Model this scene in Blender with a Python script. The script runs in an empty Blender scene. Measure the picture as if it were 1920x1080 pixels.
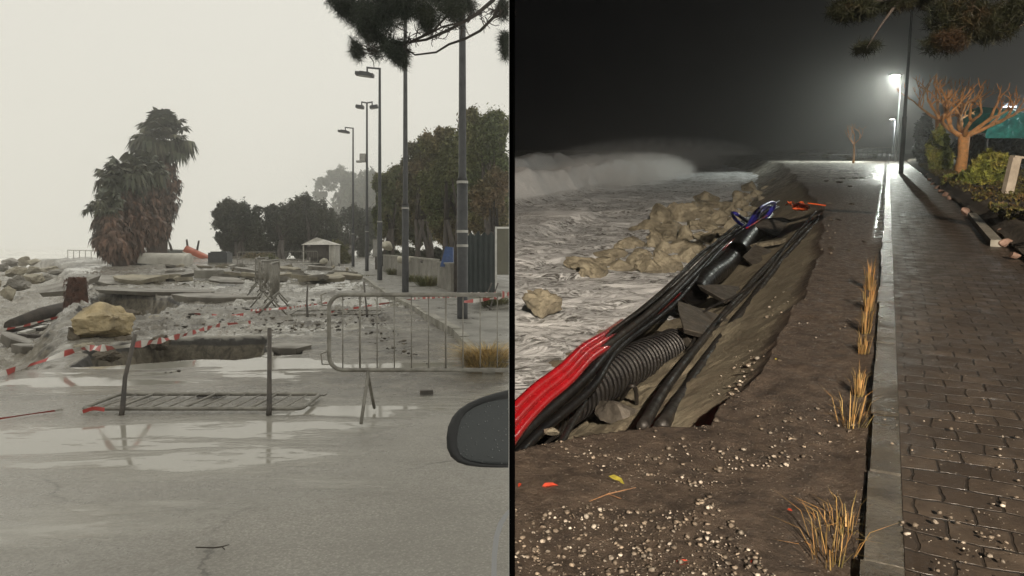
import bpy, bmesh, math, random
import numpy as np
from mathutils import Vector, Matrix, noise as mnoise
R = math.radians
sc = bpy.context.scene
COL = sc.collection

# ------------------------------------------------------------------ camera
F, CX, HY, NHY = 1400.0, 960.0, 460.0, 275.0       # focal length and horizons in pixels of a 1920 wide frame
CAMH, NH = 1.5, 1.6
cd = bpy.data.cameras.new("camera"); cam = bpy.data.objects.new("camera", cd); COL.objects.link(cam)
cd.sensor_width = 36; cd.lens = 36 * F / 1920; cd.shift_y = -(540 - HY) / 1920
cd.clip_start = 0.02; cd.clip_end = 3000
cam.location = (0, 0, CAMH); cam.rotation_euler = (R(90), 0, 0)
sc.camera = cam
# ------------------------------------------------------------------ sky, sun, exposure
SKYC = (0.735, 0.715, 0.640, 1)
w = bpy.data.worlds.new("World"); sc.world = w; w.use_nodes = True
nt = w.node_tree; nt.nodes.clear()
ou = nt.nodes.new("ShaderNodeOutputWorld"); bg = nt.nodes.new("ShaderNodeBackground")
st = nt.nodes.new("ShaderNodeTexSky"); st.sky_type = 'NISHITA'; st.sun_disc = False
st.sun_elevation = R(55); st.sun_rotation = R(-40); st.air_density = 1; st.dust_density = 6; st.ozone_density = 1
b2 = nt.nodes.new("ShaderNodeBackground"); b2.inputs[0].default_value = SKYC; b2.inputs[1].default_value = 1.06
mx = nt.nodes.new("ShaderNodeMixShader"); mx.inputs[0].default_value = 0.96
nt.links.new(st.outputs[0], bg.inputs[0]); bg.inputs[1].default_value = 0.06
nt.links.new(bg.outputs[0], mx.inputs[1]); nt.links.new(b2.outputs[0], mx.inputs[2]); nt.links.new(mx.outputs[0], ou.inputs[0])
sl = bpy.data.lights.new("sun", 'SUN'); sl.energy = 1.5; sl.angle = R(25); sl.color = (1, .97, .9)
so = bpy.data.objects.new("sun", sl); COL.objects.link(so); so.rotation_euler = (R(35), 0, R(-40 + 180 + 20))
sc.view_settings.view_transform = 'Standard'; sc.view_settings.look = 'None'
sc.view_settings.exposure = 0.0; sc.view_settings.gamma = 1; sc.view_settings.use_curve_mapping = False
cy = sc.cycles
cy.max_bounces = 8; cy.diffuse_bounces = 3; cy.glossy_bounces = 3; cy.transmission_bounces = 4; cy.volume_bounces = 4
cy.transparent_max_bounces = 12; cy.use_denoising = True; cy.sample_clamp_indirect = 4; cy.caustics_reflective = False

# ------------------------------------------------------------------ the two pieces of coast
TH = math.atan((HY - NHY) / F)                     # the night shore climbs away from the camera by this angle
NVEC = Vector((0, -math.sin(TH), math.cos(TH)))
ON = Vector((0, 0, CAMH)) - NH * NVEC
TN = Matrix.Translation(ON) @ Matrix.Rotation(TH, 4, 'X')
TD = Matrix.Identity(4)
ct, stn = math.cos(TH), math.sin(TH)
def DP(px, py, z=0.0):                              # pixel -> day ground at height z
    Y = (CAMH - z) * F / (py - HY); return Vector(((px - CX) / F * Y, Y, z))
def DY(px, py, Y): return Vector(((px - CX) / F * Y, Y, CAMH - (py - HY) / F * Y))
def ndir(px, py):
    x, y, z = (px - CX) / F, 1.0, (HY - py) / F
    return x, y * ct + z * stn, -y * stn + z * ct
def NP(px, py, z=0.0):                              # pixel -> night shore at height z (own frame)
    x, y, zz = ndir(px, py); t = (z - NH) / zz; return Vector((x * t, y * t, z))
def NY(px, py, Y):
    x, y, zz = ndir(px, py); t = Y / y; return Vector((x * t, Y, NH + zz * t))

# ------------------------------------------------------------------ mesh helpers
OFF = {}
def tag(o, label=None, cat=None, group=None, kind=None):
    if label: o['label'] = label
    if cat: o['category'] = cat
    if group: o['group'] = group
    if kind: o['kind'] = kind
    return o
def root(S, name, label, cat, loc=(0, 0, 0), group=None):
    o = bpy.data.objects.new(name, None); COL.objects.link(o); o.empty_display_size = .1
    o.matrix_world = S @ Matrix.Translation(Vector(loc)); OFF[o.name] = Vector(loc)
    return tag(o, label, cat, group)
def copy_tree(o, parent=None):
    c = o.copy(); COL.objects.link(c)
    if parent: c.parent = parent
    for ch in [x for x in bpy.data.objects if x.parent == o]: copy_tree(ch, c)
    return c
_ico = {}
def ico(l):
    if l not in _ico:
        bm = bmesh.new(); bmesh.ops.create_icosphere(bm, subdivisions=l, radius=1)
        bm.verts.ensure_lookup_table()
        _ico[l] = (np.array([v.co[:] for v in bm.verts]), [tuple(v.index for v in f.verts) for f in bm.faces]); bm.free()
    return _ico[l]
class MB:
    def __init__(s): s.V = []; s.F = []; s.Mi = []; s.n = 0
    def add(s, V, Fc, mi=0):
        V = np.asarray(V, float).reshape(-1, 3); k = s.n
        s.V.append(V); s.F += [tuple(i + k for i in f) for f in Fc]; s.Mi += [mi] * len(Fc); s.n += len(V); return s
    def box(s, c, d, rz=0, mi=0, M=None):
        x, y, z = [a / 2 for a in d]
        V = np.array([(sx * x, sy * y, sz * z) for sx in (-1, 1) for sy in (-1, 1) for sz in (-1, 1)])
        if M is None: M = Matrix.Rotation(rz, 3, 'Z')
        V = V @ np.array(M).T[:3, :3] + np.array(c)
        return s.add(V, [(0, 1, 3, 2), (4, 6, 7, 5), (0, 4, 5, 1), (2, 3, 7, 6), (0, 2, 6, 4), (1, 5, 7, 3)], mi)
    def tube(s, P, r, n=8, cap=True, mi=0, closed=False):
        P = [Vector(p) for p in P]; m = len(P)
        if not hasattr(r, '__len__'): r = [r] * m
        V = []; up = None
        for i, p in enumerate(P):
            if closed: t = P[(i + 1) % m] - P[i - 1]
            else: t = P[min(i + 1, m - 1)] - P[max(i - 1, 0)]
            t.normalize()
            if up is None: up = Vector((0, 0, 1)) if abs(t.z) < .9 else Vector((1, 0, 0))
            a = t.cross(up)
            if a.length < 1e-6: a = t.orthogonal()
            a.normalize(); up = a.cross(t); b = up
            for k in range(n):
                q = 2 * math.pi * k / n; V.append(p + (a * math.cos(q) + b * math.sin(q)) * r[i])
        Fc = []
        for i in range(m if closed else m - 1):
            j = (i + 1) % m
            for k in range(n): Fc.append((i * n + k, i * n + (k + 1) % n, j * n + (k + 1) % n, j * n + k))
        if cap and not closed: Fc += [tuple(range(n))[::-1], tuple((m - 1) * n + k for k in range(n))]
        return s.add([v[:] for v in V], Fc, mi)
    def rock(s, c, d, seed, l=3, rz=0, rough=.08, cuts=9, mi=0, M=None):
        V0, Fc = ico(l); V = V0.copy(); rg = np.random.RandomState(seed)
        for _ in range(cuts):
            n = rg.normal(size=3); n /= np.linalg.norm(n); dd = rg.uniform(.42, .78)
            e = np.maximum(0, V @ n - dd); V -= e[:, None] * n
        o = Vector(rg.uniform(-50, 50, 3))
        dsp = np.array([mnoise.fractal(Vector(v) * 1.7 + o, 1, 2, 4) for v in V])
        ds2 = np.array([mnoise.fractal(Vector(v) * 5.5 + o, 1, 2, 3) for v in V])
        V = V * (1 + rough * dsp[:, None] + rough * .45 * ds2[:, None]) * np.array(d)
        M = np.array(Matrix.Rotation(rz, 3, 'Z') if M is None else M)[:3, :3]
        return s.add(V @ M.T + np.array(c), Fc, mi)
    def build(s, name, mat, parent=None, S=None, loc=None, smooth=False, up=None):
        me = bpy.data.meshes.new(name)
        V = np.concatenate(s.V) if s.V else np.zeros((0, 3))
        if parent is not None: off = OFF.get(parent.name, Vector((0, 0, 0)))
        else: off = Vector(loc) if loc is not None else Vector((0, 0, 0))
        V = V - np.array(off)
        me.from_pydata(V.tolist(), [], s.F)
        for m_ in (mat if isinstance(mat, (list, tuple)) else [mat]): me.materials.append(m_)
        if any(s.Mi): me.polygons.foreach_set("material_index", s.Mi)
        if smooth: me.polygons.foreach_set("use_smooth", [True] * len(me.polygons))
        o = bpy.data.objects.new(name, me); COL.objects.link(o)
        if parent is not None: o.parent = parent; OFF[o.name] = off
        else: o.matrix_world = (S if S is not None else TD) @ Matrix.Translation(off); OFF[o.name] = off
        return o
def fastmesh(name, V, Q, mat, smooth=False, parent=None, S=None, off=(0, 0, 0)):
    V = np.asarray(V, np.float32) - np.array(off, np.float32); Q = np.asarray(Q, np.int32); k = Q.shape[1]
    me = bpy.data.meshes.new(name); me.vertices.add(len(V)); me.vertices.foreach_set("co", V.ravel())
    me.loops.add(Q.size); me.loops.foreach_set("vertex_index", Q.ravel())
    me.polygons.add(len(Q)); me.polygons.foreach_set("loop_start", np.arange(len(Q)) * k)
    me.materials.append(mat)
    me.update(calc_edges=True); me.validate()
    if smooth: me.polygons.foreach_set("use_smooth", np.ones(len(Q), bool))
    o = bpy.data.objects.new(name, me); COL.objects.link(o)
    if parent is not None: o.parent = parent
    else: o.matrix_world = (S if S is not None else TD) @ Matrix.Translation(Vector(off))
    OFF[o.name] = Vector(off); return o
def grid(name, X, Y, Z, mat, S=None, smooth=True):
    r, c = X.shape; V = np.stack([X, Y, Z], -1).reshape(-1, 3); i = np.arange(r * c).reshape(r, c)
    Q = np.stack([i[:-1, :-1], i[:-1, 1:], i[1:, 1:], i[1:, :-1]], -1).reshape(-1, 4)
    return fastmesh(name, V, Q, mat, smooth, S=S)
def vnoise(X, Y, sc_, seed=0, oct_=4, gain=.5):      # smooth value noise, vectorised, about -1..1
    out = np.zeros_like(X, float); amp = 1.0; tot = 0
    for o in range(oct_):
        x = X * sc_ + 17.3 * seed + 5.1 * o; y = Y * sc_ - 9.7 * seed + 3.3 * o
        xi = np.floor(x); yi = np.floor(y); fx = x - xi; fy = y - yi
        fx = fx * fx * (3 - 2 * fx); fy = fy * fy * (3 - 2 * fy)
        def h(a, b):
            v = np.sin(a * 127.1 + b * 311.7 + seed * 74.7 + o * 19.19) * 43758.5453; return (v - np.floor(v)) * 2 - 1
        out += amp * ((h(xi, yi) * (1 - fx) + h(xi + 1, yi) * fx) * (1 - fy) + (h(xi, yi + 1) * (1 - fx) + h(xi + 1, yi + 1) * fx) * fy)
        tot += amp; amp *= gain; sc_ *= 2.03
    return out / tot
def sdist(X, Y, poly):                              # signed distance to a polygon, negative inside
    P = np.array([(p[0], p[1]) for p in poly]); d = np.full(X.shape, 1e9); ins = np.zeros(X.shape, bool)
    for i in range(len(P)):
        a, b = P[i], P[(i + 1) % len(P)]; e = b - a
        t = np.clip(((X - a[0]) * e[0] + (Y - a[1]) * e[1]) / (e @ e + 1e-12), 0, 1)
        d = np.minimum(d, np.hypot(X - a[0] - t * e[0], Y - a[1] - t * e[1]))
        c = (a[1] > Y) != (b[1] > Y)
        with np.errstate(divide='ignore', invalid='ignore'):
            ins ^= c & (X < (b[0] - a[0]) * (Y - a[1]) / (b[1] - a[1] + 1e-12) + a[0])
    return np.where(ins, -d, d)
def sm(x, a, b): t = np.clip((x - a) / (b - a), 0, 1); return t * t * (3 - 2 * t)

# ------------------------------------------------------------------ material helpers
def newmat(name):
    m = bpy.data.materials.new(name); m.use_nodes = True; n = m.node_tree
    return m, n, n.nodes["Principled BSDF"]
def setin(n, sock, v):
    if isinstance(v, bpy.types.NodeSocket): n.links.new(v, sock)
    elif isinstance(v, (tuple, list)) and len(v) == 3 and sock.type == 'RGBA': sock.default_value = (*v, 1)
    else: sock.default_value = v
def coord(n, kind='Object', scale=None, rot=None):
    t = n.nodes.new("ShaderNodeTexCoord").outputs[kind]
    if scale or rot:
        mp = n.nodes.new("ShaderNodeMapping"); n.links.new(t, mp.inputs[0])
        if scale: mp.inputs['Scale'].default_value = scale
        if rot: mp.inputs['Rotation'].default_value = rot
        t = mp.outputs[0]
    return t
def noise(n, vec, s, det=5, ro=.55, dist=0, col=False):
    t = n.nodes.new("ShaderNodeTexNoise"); n.links.new(vec, t.inputs['Vector'])
    t.inputs['Scale'].default_value = s; t.inputs['Detail'].default_value = det
    t.inputs['Roughness'].default_value = ro; t.inputs['Distortion'].default_value = dist
    return t.outputs['Color' if col else 'Fac']
def voro(n, vec, s, feat='F1', out='Distance', rnd=1):
    t = n.nodes.new("ShaderNodeTexVoronoi"); n.links.new(vec, t.inputs['Vector']); t.feature = feat
    t.inputs['Scale'].default_value = s; t.inputs['Randomness'].default_value = rnd; return t.outputs[out]
def ramp(n, fac, stops, interp='LINEAR'):
    r = n.nodes.new("ShaderNodeValToRGB"); n.links.new(fac, r.inputs[0]); e = r.color_ramp; e.interpolation = interp
    while len(e.elements) < len(stops): e.elements.new(.5)
    for el, (p, c) in zip(e.elements, stops):
        el.position = p; el.color = (c, c, c, 1) if not hasattr(c, '__len__') else (*c, 1)
    return r.outputs[0]
def mix(n, f, a, b, mode='MIX'):
    m = n.nodes.new("ShaderNodeMix"); m.data_type = 'RGBA'; m.blend_type = mode
    setin(n, m.inputs[0], f); setin(n, m.inputs[6], a); setin(n, m.inputs[7], b); return m.outputs[2]
def mth(n, op, a, b=0.0, c=None):
    m = n.nodes.new("ShaderNodeMath"); m.operation = op; setin(n, m.inputs[0], a); setin(n, m.inputs[1], b)
    if c is not None: setin(n, m.inputs[2], c)
    return m.outputs[0]
def bump(n, h, st_=.5, d=.02, prev=None):
    b = n.nodes.new("ShaderNodeBump"); b.inputs['Strength'].default_value = st_; b.inputs['Distance'].default_value = d
    n.links.new(h, b.inputs['Height'])
    if prev is not None: n.links.new(prev, b.inputs['Normal'])
    return b.outputs[0]
def pm(name, c1, c2=None, s=4, rough=.6, r2=None, bst=0, bs=20, bd=.02, metal=0, island=False, trans=0, dist=0, lo=.35, hi=.65, coatw=0):
    m, n, b = newmat(name); c2 = c2 or tuple(x * .6 for x in c1); v = coord(n)
    f = noise(n, v, s, 6, .6, dist); col = ramp(n, f, [(lo, c1), (hi, c2)])
    if island:
        g = n.nodes.new("ShaderNodeNewGeometry").outputs['Random Per Island']
        col = mix(n, ramp(n, g, [(0, 0), (1, .85)]), col, tuple(x * .35 for x in c1))
    n.links.new(col, b.inputs['Base Color'])
    if r2 is not None: n.links.new(ramp(n, noise(n, v, s * 1.7, 4), [(.35, rough), (.65, r2)]), b.inputs['Roughness'])
    else: b.inputs['Roughness'].default_value = rough
    b.inputs['Metallic'].default_value = metal
    if coatw: b.inputs['Coat Weight'].default_value = coatw; b.inputs['Coat Roughness'].default_value = .08
    if bst: n.links.new(bump(n, noise(n, v, bs, 8, .65), bst, bd), b.inputs['Normal'])
    return m
def leafmat(name, c1, c2, c3, s=.8):
    m, n, b = newmat(name); v = coord(n)
    col = ramp(n, noise(n, v, s, 4, .6), [(.36, c1), (.5, c2), (.64, c3)])
    g = n.nodes.new("ShaderNodeNewGeometry").outputs['Random Per Island']
    col = mix(n, 1.0, col, ramp(n, g, [(0, .45), (1, 1.5)]), 'MULTIPLY')
    n.links.new(col, b.inputs['Base Color']); b.inputs['Roughness'].default_value = .6
    b.inputs['Specular IOR Level'].default_value = .25
    return m
def emit(name, c, s):
    m = bpy.data.materials.new(name); m.use_nodes = True; n = m.node_tree; n.nodes.clear()
    o = n.nodes.new("ShaderNodeOutputMaterial"); e = n.nodes.new("ShaderNodeEmission")
    e.inputs[0].default_value = (*c[:3], 1); e.inputs[1].default_value = s; n.links.new(e.outputs[0], o.inputs[0]); return m

exec_parts = []
del exec_parts
def zones(o, Rr, G, B):
    a = o.data.color_attributes.new("zone", 'FLOAT_COLOR', 'POINT')
    a.data.foreach_set("color", np.stack([Rr, G, B, np.ones_like(Rr)], -1).astype(np.float32).ravel())
# ---- night sky enclosure (inside dark) and its unseen glowing outer skin, added to light the day shore: the boundary between the two shores
m_nsky = emit("night sky", (.75, .8, 1.0), .0016)
m_dsky_fill = emit("day sky", SKYC, 1.0)
m_edge = pm("edge", (.001, .001, .001), rough=1.0); m_edge.node_tree.nodes["Principled BSDF"].inputs["Specular IOR Level"].default_value = 0
def shell(name, x0, d, mat):
    P = [(x0, -.4), (x0, -50 - d), (240, -50 - d), (240, 320 + d), (x0, 320 + d)]
    z0, z1 = -12 - abs(d), 95 + abs(d); b = MB()
    for i in range(1, 4):
        if True:
            (ax, ay), (bx, by) = P[i], P[i + 1]; b.add([(ax, ay, z0), (bx, by, z0), (bx, by, z1), (ax, ay, z1)], [(0, 1, 2, 3)])
    h0, h1 = -.02, .28
    b.add([(x0, h0, z0), (x0, h1, z0), (x0, h1, 1.36), (x0, h0, 1.48)], [(0, 1, 2, 3)]); b.add([(x0, h0, z1), (x0, h1, z1), (x0, h1, 1.61), (x0, h0, 1.52)], [(0, 1, 2, 3)])
    for (ya, yb, zc, zd) in ((-50 - d, h0, z0, z1), (h1, 320 + d, z0, z1)):
        b.add([(x0, ya, zc), (x0, yb, zc), (x0, yb, zd), (x0, ya, zd)], [(0, 1, 2, 3)])
    for z in (z0, z1): b.add([(x0, -50 - d, z), (240, -50 - d, z), (240, 320 + d, z), (x0, 320 + d, z)], [(0, 1, 2, 3)])
    return b
b = shell("sky", .00115, 0, m_nsky)
t = .0011
for (ya, za_, yb, zb_) in ((.28, 1.36, .28, 1.61), (-.02, 1.48, -.02, 1.52), (-.02, 1.48, .28, 1.36), (-.02, 1.52, .28, 1.61)):
    b.add([(-t, ya, za_), (t, ya, za_), (t, yb, zb_), (-t, yb, zb_)], [(0, 1, 2, 3)], 1)
nsky = tag(b.build("sky", [m_nsky, m_edge]), kind="structure", label="dark night sky over the rough sea")
dsky = tag(shell("sky", -.00115, .01, m_dsky_fill).build("sky", m_dsky_fill), kind="structure", label="pale glowing backdrop added in place of the overcast sky")
m_dsky_fill.cycles.emission_sampling = 'NONE'; m_nsky.cycles.emission_sampling = 'NONE'

# ================================================================== DAY SHORE
def wet_ground():
    m, n, b = newmat("wet road"); v = coord(n)
    z = n.nodes.new("ShaderNodeVertexColor"); z.layer_name = "zone"; sp = n.nodes.new("ShaderNodeSeparateColor"); n.links.new(z.outputs[0], sp.inputs[0])
    sand, mud, wet = sp.outputs[0], sp.outputs[1], sp.outputs[2]
    fine = noise(n, v, 60, 6, .7)
    spk = voro(n, v, 45)
    asph = mix(n, ramp(n, fine, [(.35, 0), (.7, 1)]), (.25, .236, .208), (.44, .417, .372))
    asph = mix(n, ramp(n, mth(n, 'ADD', noise(n, v, 48, 6, .75), mth(n, 'MULTIPLY', wet, .2)), [(.50, .38), (.66, 0)]), asph, (.14, .13, .11))
    asph = mix(n, ramp(n, spk, [(.1, .55), (.35, 0)]), asph, (.5, .48, .43))
    big = ramp(n, noise(n, coord(n, scale=(.5, 1, 1)), .9, 6, .6, .8), [(.36, .0), (.62, .42)]); asph = mix(n, big, asph, (.17, .158, .135))
    v3 = n.nodes.new("ShaderNodeVectorMath"); v3.operation = 'ADD'; n.links.new(v, v3.inputs[0]); v4 = n.nodes.new("ShaderNodeVectorMath"); v4.operation = 'SCALE'; v4.inputs['Scale'].default_value = .35; n.links.new(noise(n, v, 2.2, 6, .7, 0, True), v4.inputs[0]); n.links.new(v4.outputs[0], v3.inputs[1])
    crk = ramp(n, voro(n, v3.outputs[0], .55, 'DISTANCE_TO_EDGE'), [(.003, 1), (.009, 0)]); crk = mth(n, 'MULTIPLY', crk, ramp(n, noise(n, v, .7, 3), [(.50, 0), (.60, .55)]))
    asph = mix(n, crk, asph, (.05, .046, .04))
    mudc = mix(n, ramp(n, noise(n, v, 2.2, 9, .68, .5), [(.36, 0), (.62, 1)]), (.04, .034, .027), (.24, .215, .175))
    mudc = mix(n, ramp(n, noise(n, v, 14, 6, .7), [(.45, 0), (.6, .6)]), mudc, (.06, .053, .044))
    c = mix(n, mud, asph, mudc)
    sandc = mix(n, ramp(n, noise(n, v, 3, 9, .7), [(.35, 0), (.65, 1)]), (.15, .13, .1), (.30, .275, .225))
    c = mix(n, sand, c, sandc)
    g = n.nodes.new("ShaderNodeNewGeometry"); sx = n.nodes.new("ShaderNodeSeparateXYZ"); n.links.new(g.outputs['Normal'], sx.inputs[0])
    steep = ramp(n, mth(n, 'ABSOLUTE', sx.outputs[2]), [(.55, 1), (.85, 0)])
    earth = mix(n, ramp(n, noise(n, v, 5, 9, .7, 1.0), [(.38, 0), (.62, 1)]), (.05, .043, .033), (.20, .175, .13))
    sz = n.nodes.new('ShaderNodeSeparateXYZ'); n.links.new(v, sz.inputs[0])
    earth = mix(n, ramp(n, mth(n, 'ADD', mth(n, 'ADD', sz.outputs[2], 1.0), mth(n, 'MULTIPLY', noise(n, v, 3, 4), .06)), [(.87, 0), (.90, 1)]), earth, (.045, .042, .038))
    c = mix(n, steep, c, earth)
    # puddles: where the low-frequency noise plus the zone's wetness is high
    vs = coord(n, scale=(.42, 1.25, 1))
    pn = noise(n, vs, .8, 8, .62, .5)
    pn = mth(n, 'ADD', pn, mth(n, 'MULTIPLY', mth(n, 'SUBTRACT', wet, .5), .5))
    pn = mth(n, 'ADD', pn, mth(n, 'MULTIPLY', mth(n, 'SUBTRACT', noise(n, vs, 4.5, 8, .7, .8), .5), .22))
    pud = ramp(n, pn, [(.475, 0), (.60, 1)])
    pud = mth(n, 'MULTIPLY', pud, mth(n, 'SUBTRACT', 1.0, mth(n, 'MAXIMUM', steep, sand)))
    c = mix(n, mth(n, 'MULTIPLY', pud, .8), c, (.33, .315, .27))
    n.links.new(c, b.inputs['Base Color'])
    rr = ramp(n, mth(n, 'SUBTRACT', mth(n, 'ADD', noise(n, v, 5, 8, .7), .5), wet), [(.30, .14), (.75, .55)])
    rr = mix(n, steep, rr, (.7, .7, .7))
    n.links.new(mix(n, pud, rr, (.07, .07, .07)), b.inputs['Roughness'])
    hgt = mth(n, 'ADD', mth(n, 'MULTIPLY', fine, .5), mth(n, 'MULTIPLY', noise(n, v, 7, 8, .7), mth(n, 'ADD', mth(n, 'MULTIPLY', mud, 3.5), 1.2)))
    hgt = mth(n, 'MULTIPLY', hgt, mth(n, 'SUBTRACT', 1.0, pud))
    n.links.new(bump(n, hgt, .55, .02), b.inputs['Normal'])
    b.inputs['IOR'].default_value = 1.5
    return m
def axis(a):
    return np.concatenate([np.asarray(x, float) for x in a])
prow = axis([np.arange(1500, 720, -14), np.arange(720, 497, -.7), np.arange(497, 466, -1.5)])
Yr = axis([np.linspace(-1.2, CAMH * F / (1500 - HY) - .1, 6), CAMH * F / (prow - HY), [400, 600, 900]])
pc = axis([np.linspace(-9000, -900, 14), np.linspace(-850, 0, 60), np.arange(2, 958, 2.2)])
S_, Yg = np.meshgrid((pc - CX) / F, Yr); Xg = S_ * np.maximum(Yg, 3.5)
Xg[:, -1] = -.004
holeA = [DP(*p) for p in ((226, 641), (300, 629), (400, 630), (505, 629), (506, 669), (440, 676), (380, 674), (230, 684), (120, 690), (150, 655))]
holeB = [DP(*p) for p in ((510, 646), (568, 646), (566, 664), (512, 667))]
holeC = [DP(*p) for p in ((176, 547), (290, 552), (335, 557), (350, 566), (300, 588), (240, 600), (150, 612), (130, 580))]
beach = [DP(*p) for p in ((-2500, 760), (-300, 705), (60, 694), (122, 690), (152, 640), (140, 600), (182, 548), (150, 522), (130, 500), (60, 489), (-2500, 489))]
jag = vnoise(Xg, Yg, 1.1, 3, 5) * .32 + vnoise(Xg, Yg, 6, 4, 3) * .07
Zg = vnoise(Xg, Yg, .25, 1, 4) * .03
brk = sm(1 / np.maximum(Yg, 1), 1 / 11, 1 / 13.5)               # rough broken ground beyond 12 m
brk = brk * sm(-Xg, .8, 2.5)
Zg += brk * (vnoise(Xg, Yg, .9, 7, 6, .6) * .10 + np.maximum(0, vnoise(Xg, Yg * 1.6, 2.3, 8, 5, .65) - .12) * .22)
far = sm(Yg, 30, 45) * sm(-Xg, 6, 14); Zg += far * (.12 + vnoise(Xg, Yg, .7, 9, 5) * .16)
dA = sdist(Xg, Yg, holeA) + jag * .55; dB = sdist(Xg, Yg, holeB) + jag * .1; dC = sdist(Xg, Yg, holeC) + jag; dE = sdist(Xg, Yg, beach) + jag
hole = lambda d, dep, wd: -dep * (1 - sm(d, -wd, .0))
rough = vnoise(Xg, Yg, 2.5, 5, 5, .6)
z1 = hole(dA, .75, .32) * (1 + .35 * rough); z2 = hole(dB, .35, .06); z3 = hole(dC, .9, .5) * (1 + .3 * rough); z4 = hole(dE, .62, 1.1) * (1 + .12 * rough)
Zg = Zg + np.minimum(np.minimum(z1, z2), np.minimum(z3, z4))
shore = sm(Yg, 66, 80) * sm(-Xg, 22, 30); Zg -= shore * 2.2
bank = np.exp(-((Xg + 29) / 10) ** 2 - ((Yg - 62) / 7) ** 2) * .5; Zg += bank
Zg[Yg < 0] = 0
m_wet = wet_ground()
go = grid("ground", Xg, Yg, Zg, m_wet); tag(go, kind="structure", label="wet, broken seafront road and beach sand")
sandz = np.maximum(1 - sm(dE, -.6, .1), shore)
inA = 1 - sm(dA, -.05, .1)
mudz = np.clip(sm(1 / np.maximum(Yg, 1), 1 / 6.2, 1 / 9.0) * (.75 + .5 * vnoise(Xg, Yg, .5, 11, 3)), 0, 1)
wetz = .5 + .28 * vnoise(Xg, Yg, .33, 12, 3)
wetz += .17 * np.exp(-((Xg + 2.0) / 2.2) ** 2 - ((Yg - 5.5) / .9) ** 2) + .14 * np.exp(-((Yg - 4.5 - .25 * (Xg + 2)) / .22) ** 2)     # pool under the fallen barrier
wetz -= .34 * sm(Xg, -1.3, -.5) * (1 - sm(Yg, 6.0, 7.0))                  # dry strip on the right
wetz -= .22 * (1 - sm(Yg, 3.9, 4.6)) * sm(Xg, -2.2, -1.2)
wetz += .16 * np.exp(-((Yg - 9.2) / .9) ** 2) + .22 * np.exp(-((Yg - 30) / 4) ** 2) * sm(-Xg, 3, 6) + .2 * np.exp(-((Yg - 19.5) / 1.5) ** 2)
zones(go, sandz.ravel(), mudz.ravel(), np.clip(wetz, 0, 1).ravel())

# day sea
ys = np.concatenate([np.linspace(72, 140, 60), np.linspace(150, 900, 30)]); us = np.linspace(-12, 0, 60)
U, YY = np.meshgrid(us, ys); XX = np.minimum(-26 - 0 * U, -26) + U * YY * .25
ZZ = -.9 + .28 * vnoise(XX, YY, .12, 21, 4) + .1 * vnoise(XX, YY, .8, 22, 3)
m, n, b_ = newmat("day surf"); v = coord(n)
n.links.new(ramp(n, noise(n, v, .12, 8, .65, .5), [(.35, (.34, .34, .31)), (.6, (.8, .79, .74))]), b_.inputs['Base Color']); b_.inputs['Roughness'].default_value = .35
tag(grid("sea", XX, YY, ZZ, m), kind="structure", label="white surf beyond the breakwater")

# pavement with kerb on the right
m_pave = pm("pavement", (.27, .26, .235), (.16, .152, .135), 1.3, .25, .6, .35, 30, .01)
m_kerb = pm("kerb stone", (.36, .345, .30), (.17, .16, .13), 2.5, .4, .7, .4, 25, .01)
kp = [(661, 507), (693, 528), (724, 550), (778, 575), (799, 589), (848, 617), (879, 648), (905, 680), (960, 722)]
K = [DP(*p, .12) for p in kp][::-1]; K[0].x = -.01
K.append(DP(650, 497, .12)); K.append(DP(640, 487, .12))
b = MB(); Vt = []
for k in K: Vt += [(k.x, k.y, -.05), (k.x, k.y, .12), (k.x + .16, k.y, .125), (k.x + .17, k.y, .125)]
kb = MB(); q = []
for i in range(len(K) - 1):
    a, c = K[i], K[i + 1]; L = (c - a).length; nseg = max(1, int(L / 1.0)); d = (c - a).normalized(); s_ = Vector((d.y, -d.x, 0))
    for j in range(nseg):
        p0 = a.lerp(c, j / nseg) + d * .01; p1 = a.lerp(c, (j + 1) / nseg) - d * .01; wv = s_ * .15
        if max(p0.x, p1.x) + .15 > -.01: wv = s_ * .0; continue
        jz = random.Random(i * 50 + j).uniform(-.015, .015)
        kb.add([(p.x, p.y, z) for z in (-.06, .125 + jz) for p in (p0, p1, p1 + wv, p0 + wv)], [(0, 1, 5, 4), (4, 5, 6, 7), (1, 2, 6, 5), (3, 0, 4, 7), (2, 3, 7, 6)])
tag(kb.build("kerb", m_kerb), kind="structure", label="pale kerb stones along the pavement")
sb = MB(); ptsL = [k + Vector((.10, 0, 0)) for k in K[1:]]
for i in range(len(ptsL) - 1):
    a, c = ptsL[i], ptsL[i + 1]
    sb.add([(a.x, a.y, .118), (-.006, a.y, .118), (-.006, c.y, .118), (c.x, c.y, .118)], [(0, 1, 2, 3)])
tag(sb.build("pavement", m_pave), kind="structure", label="wet concrete pavement beside the street lamps")

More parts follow.
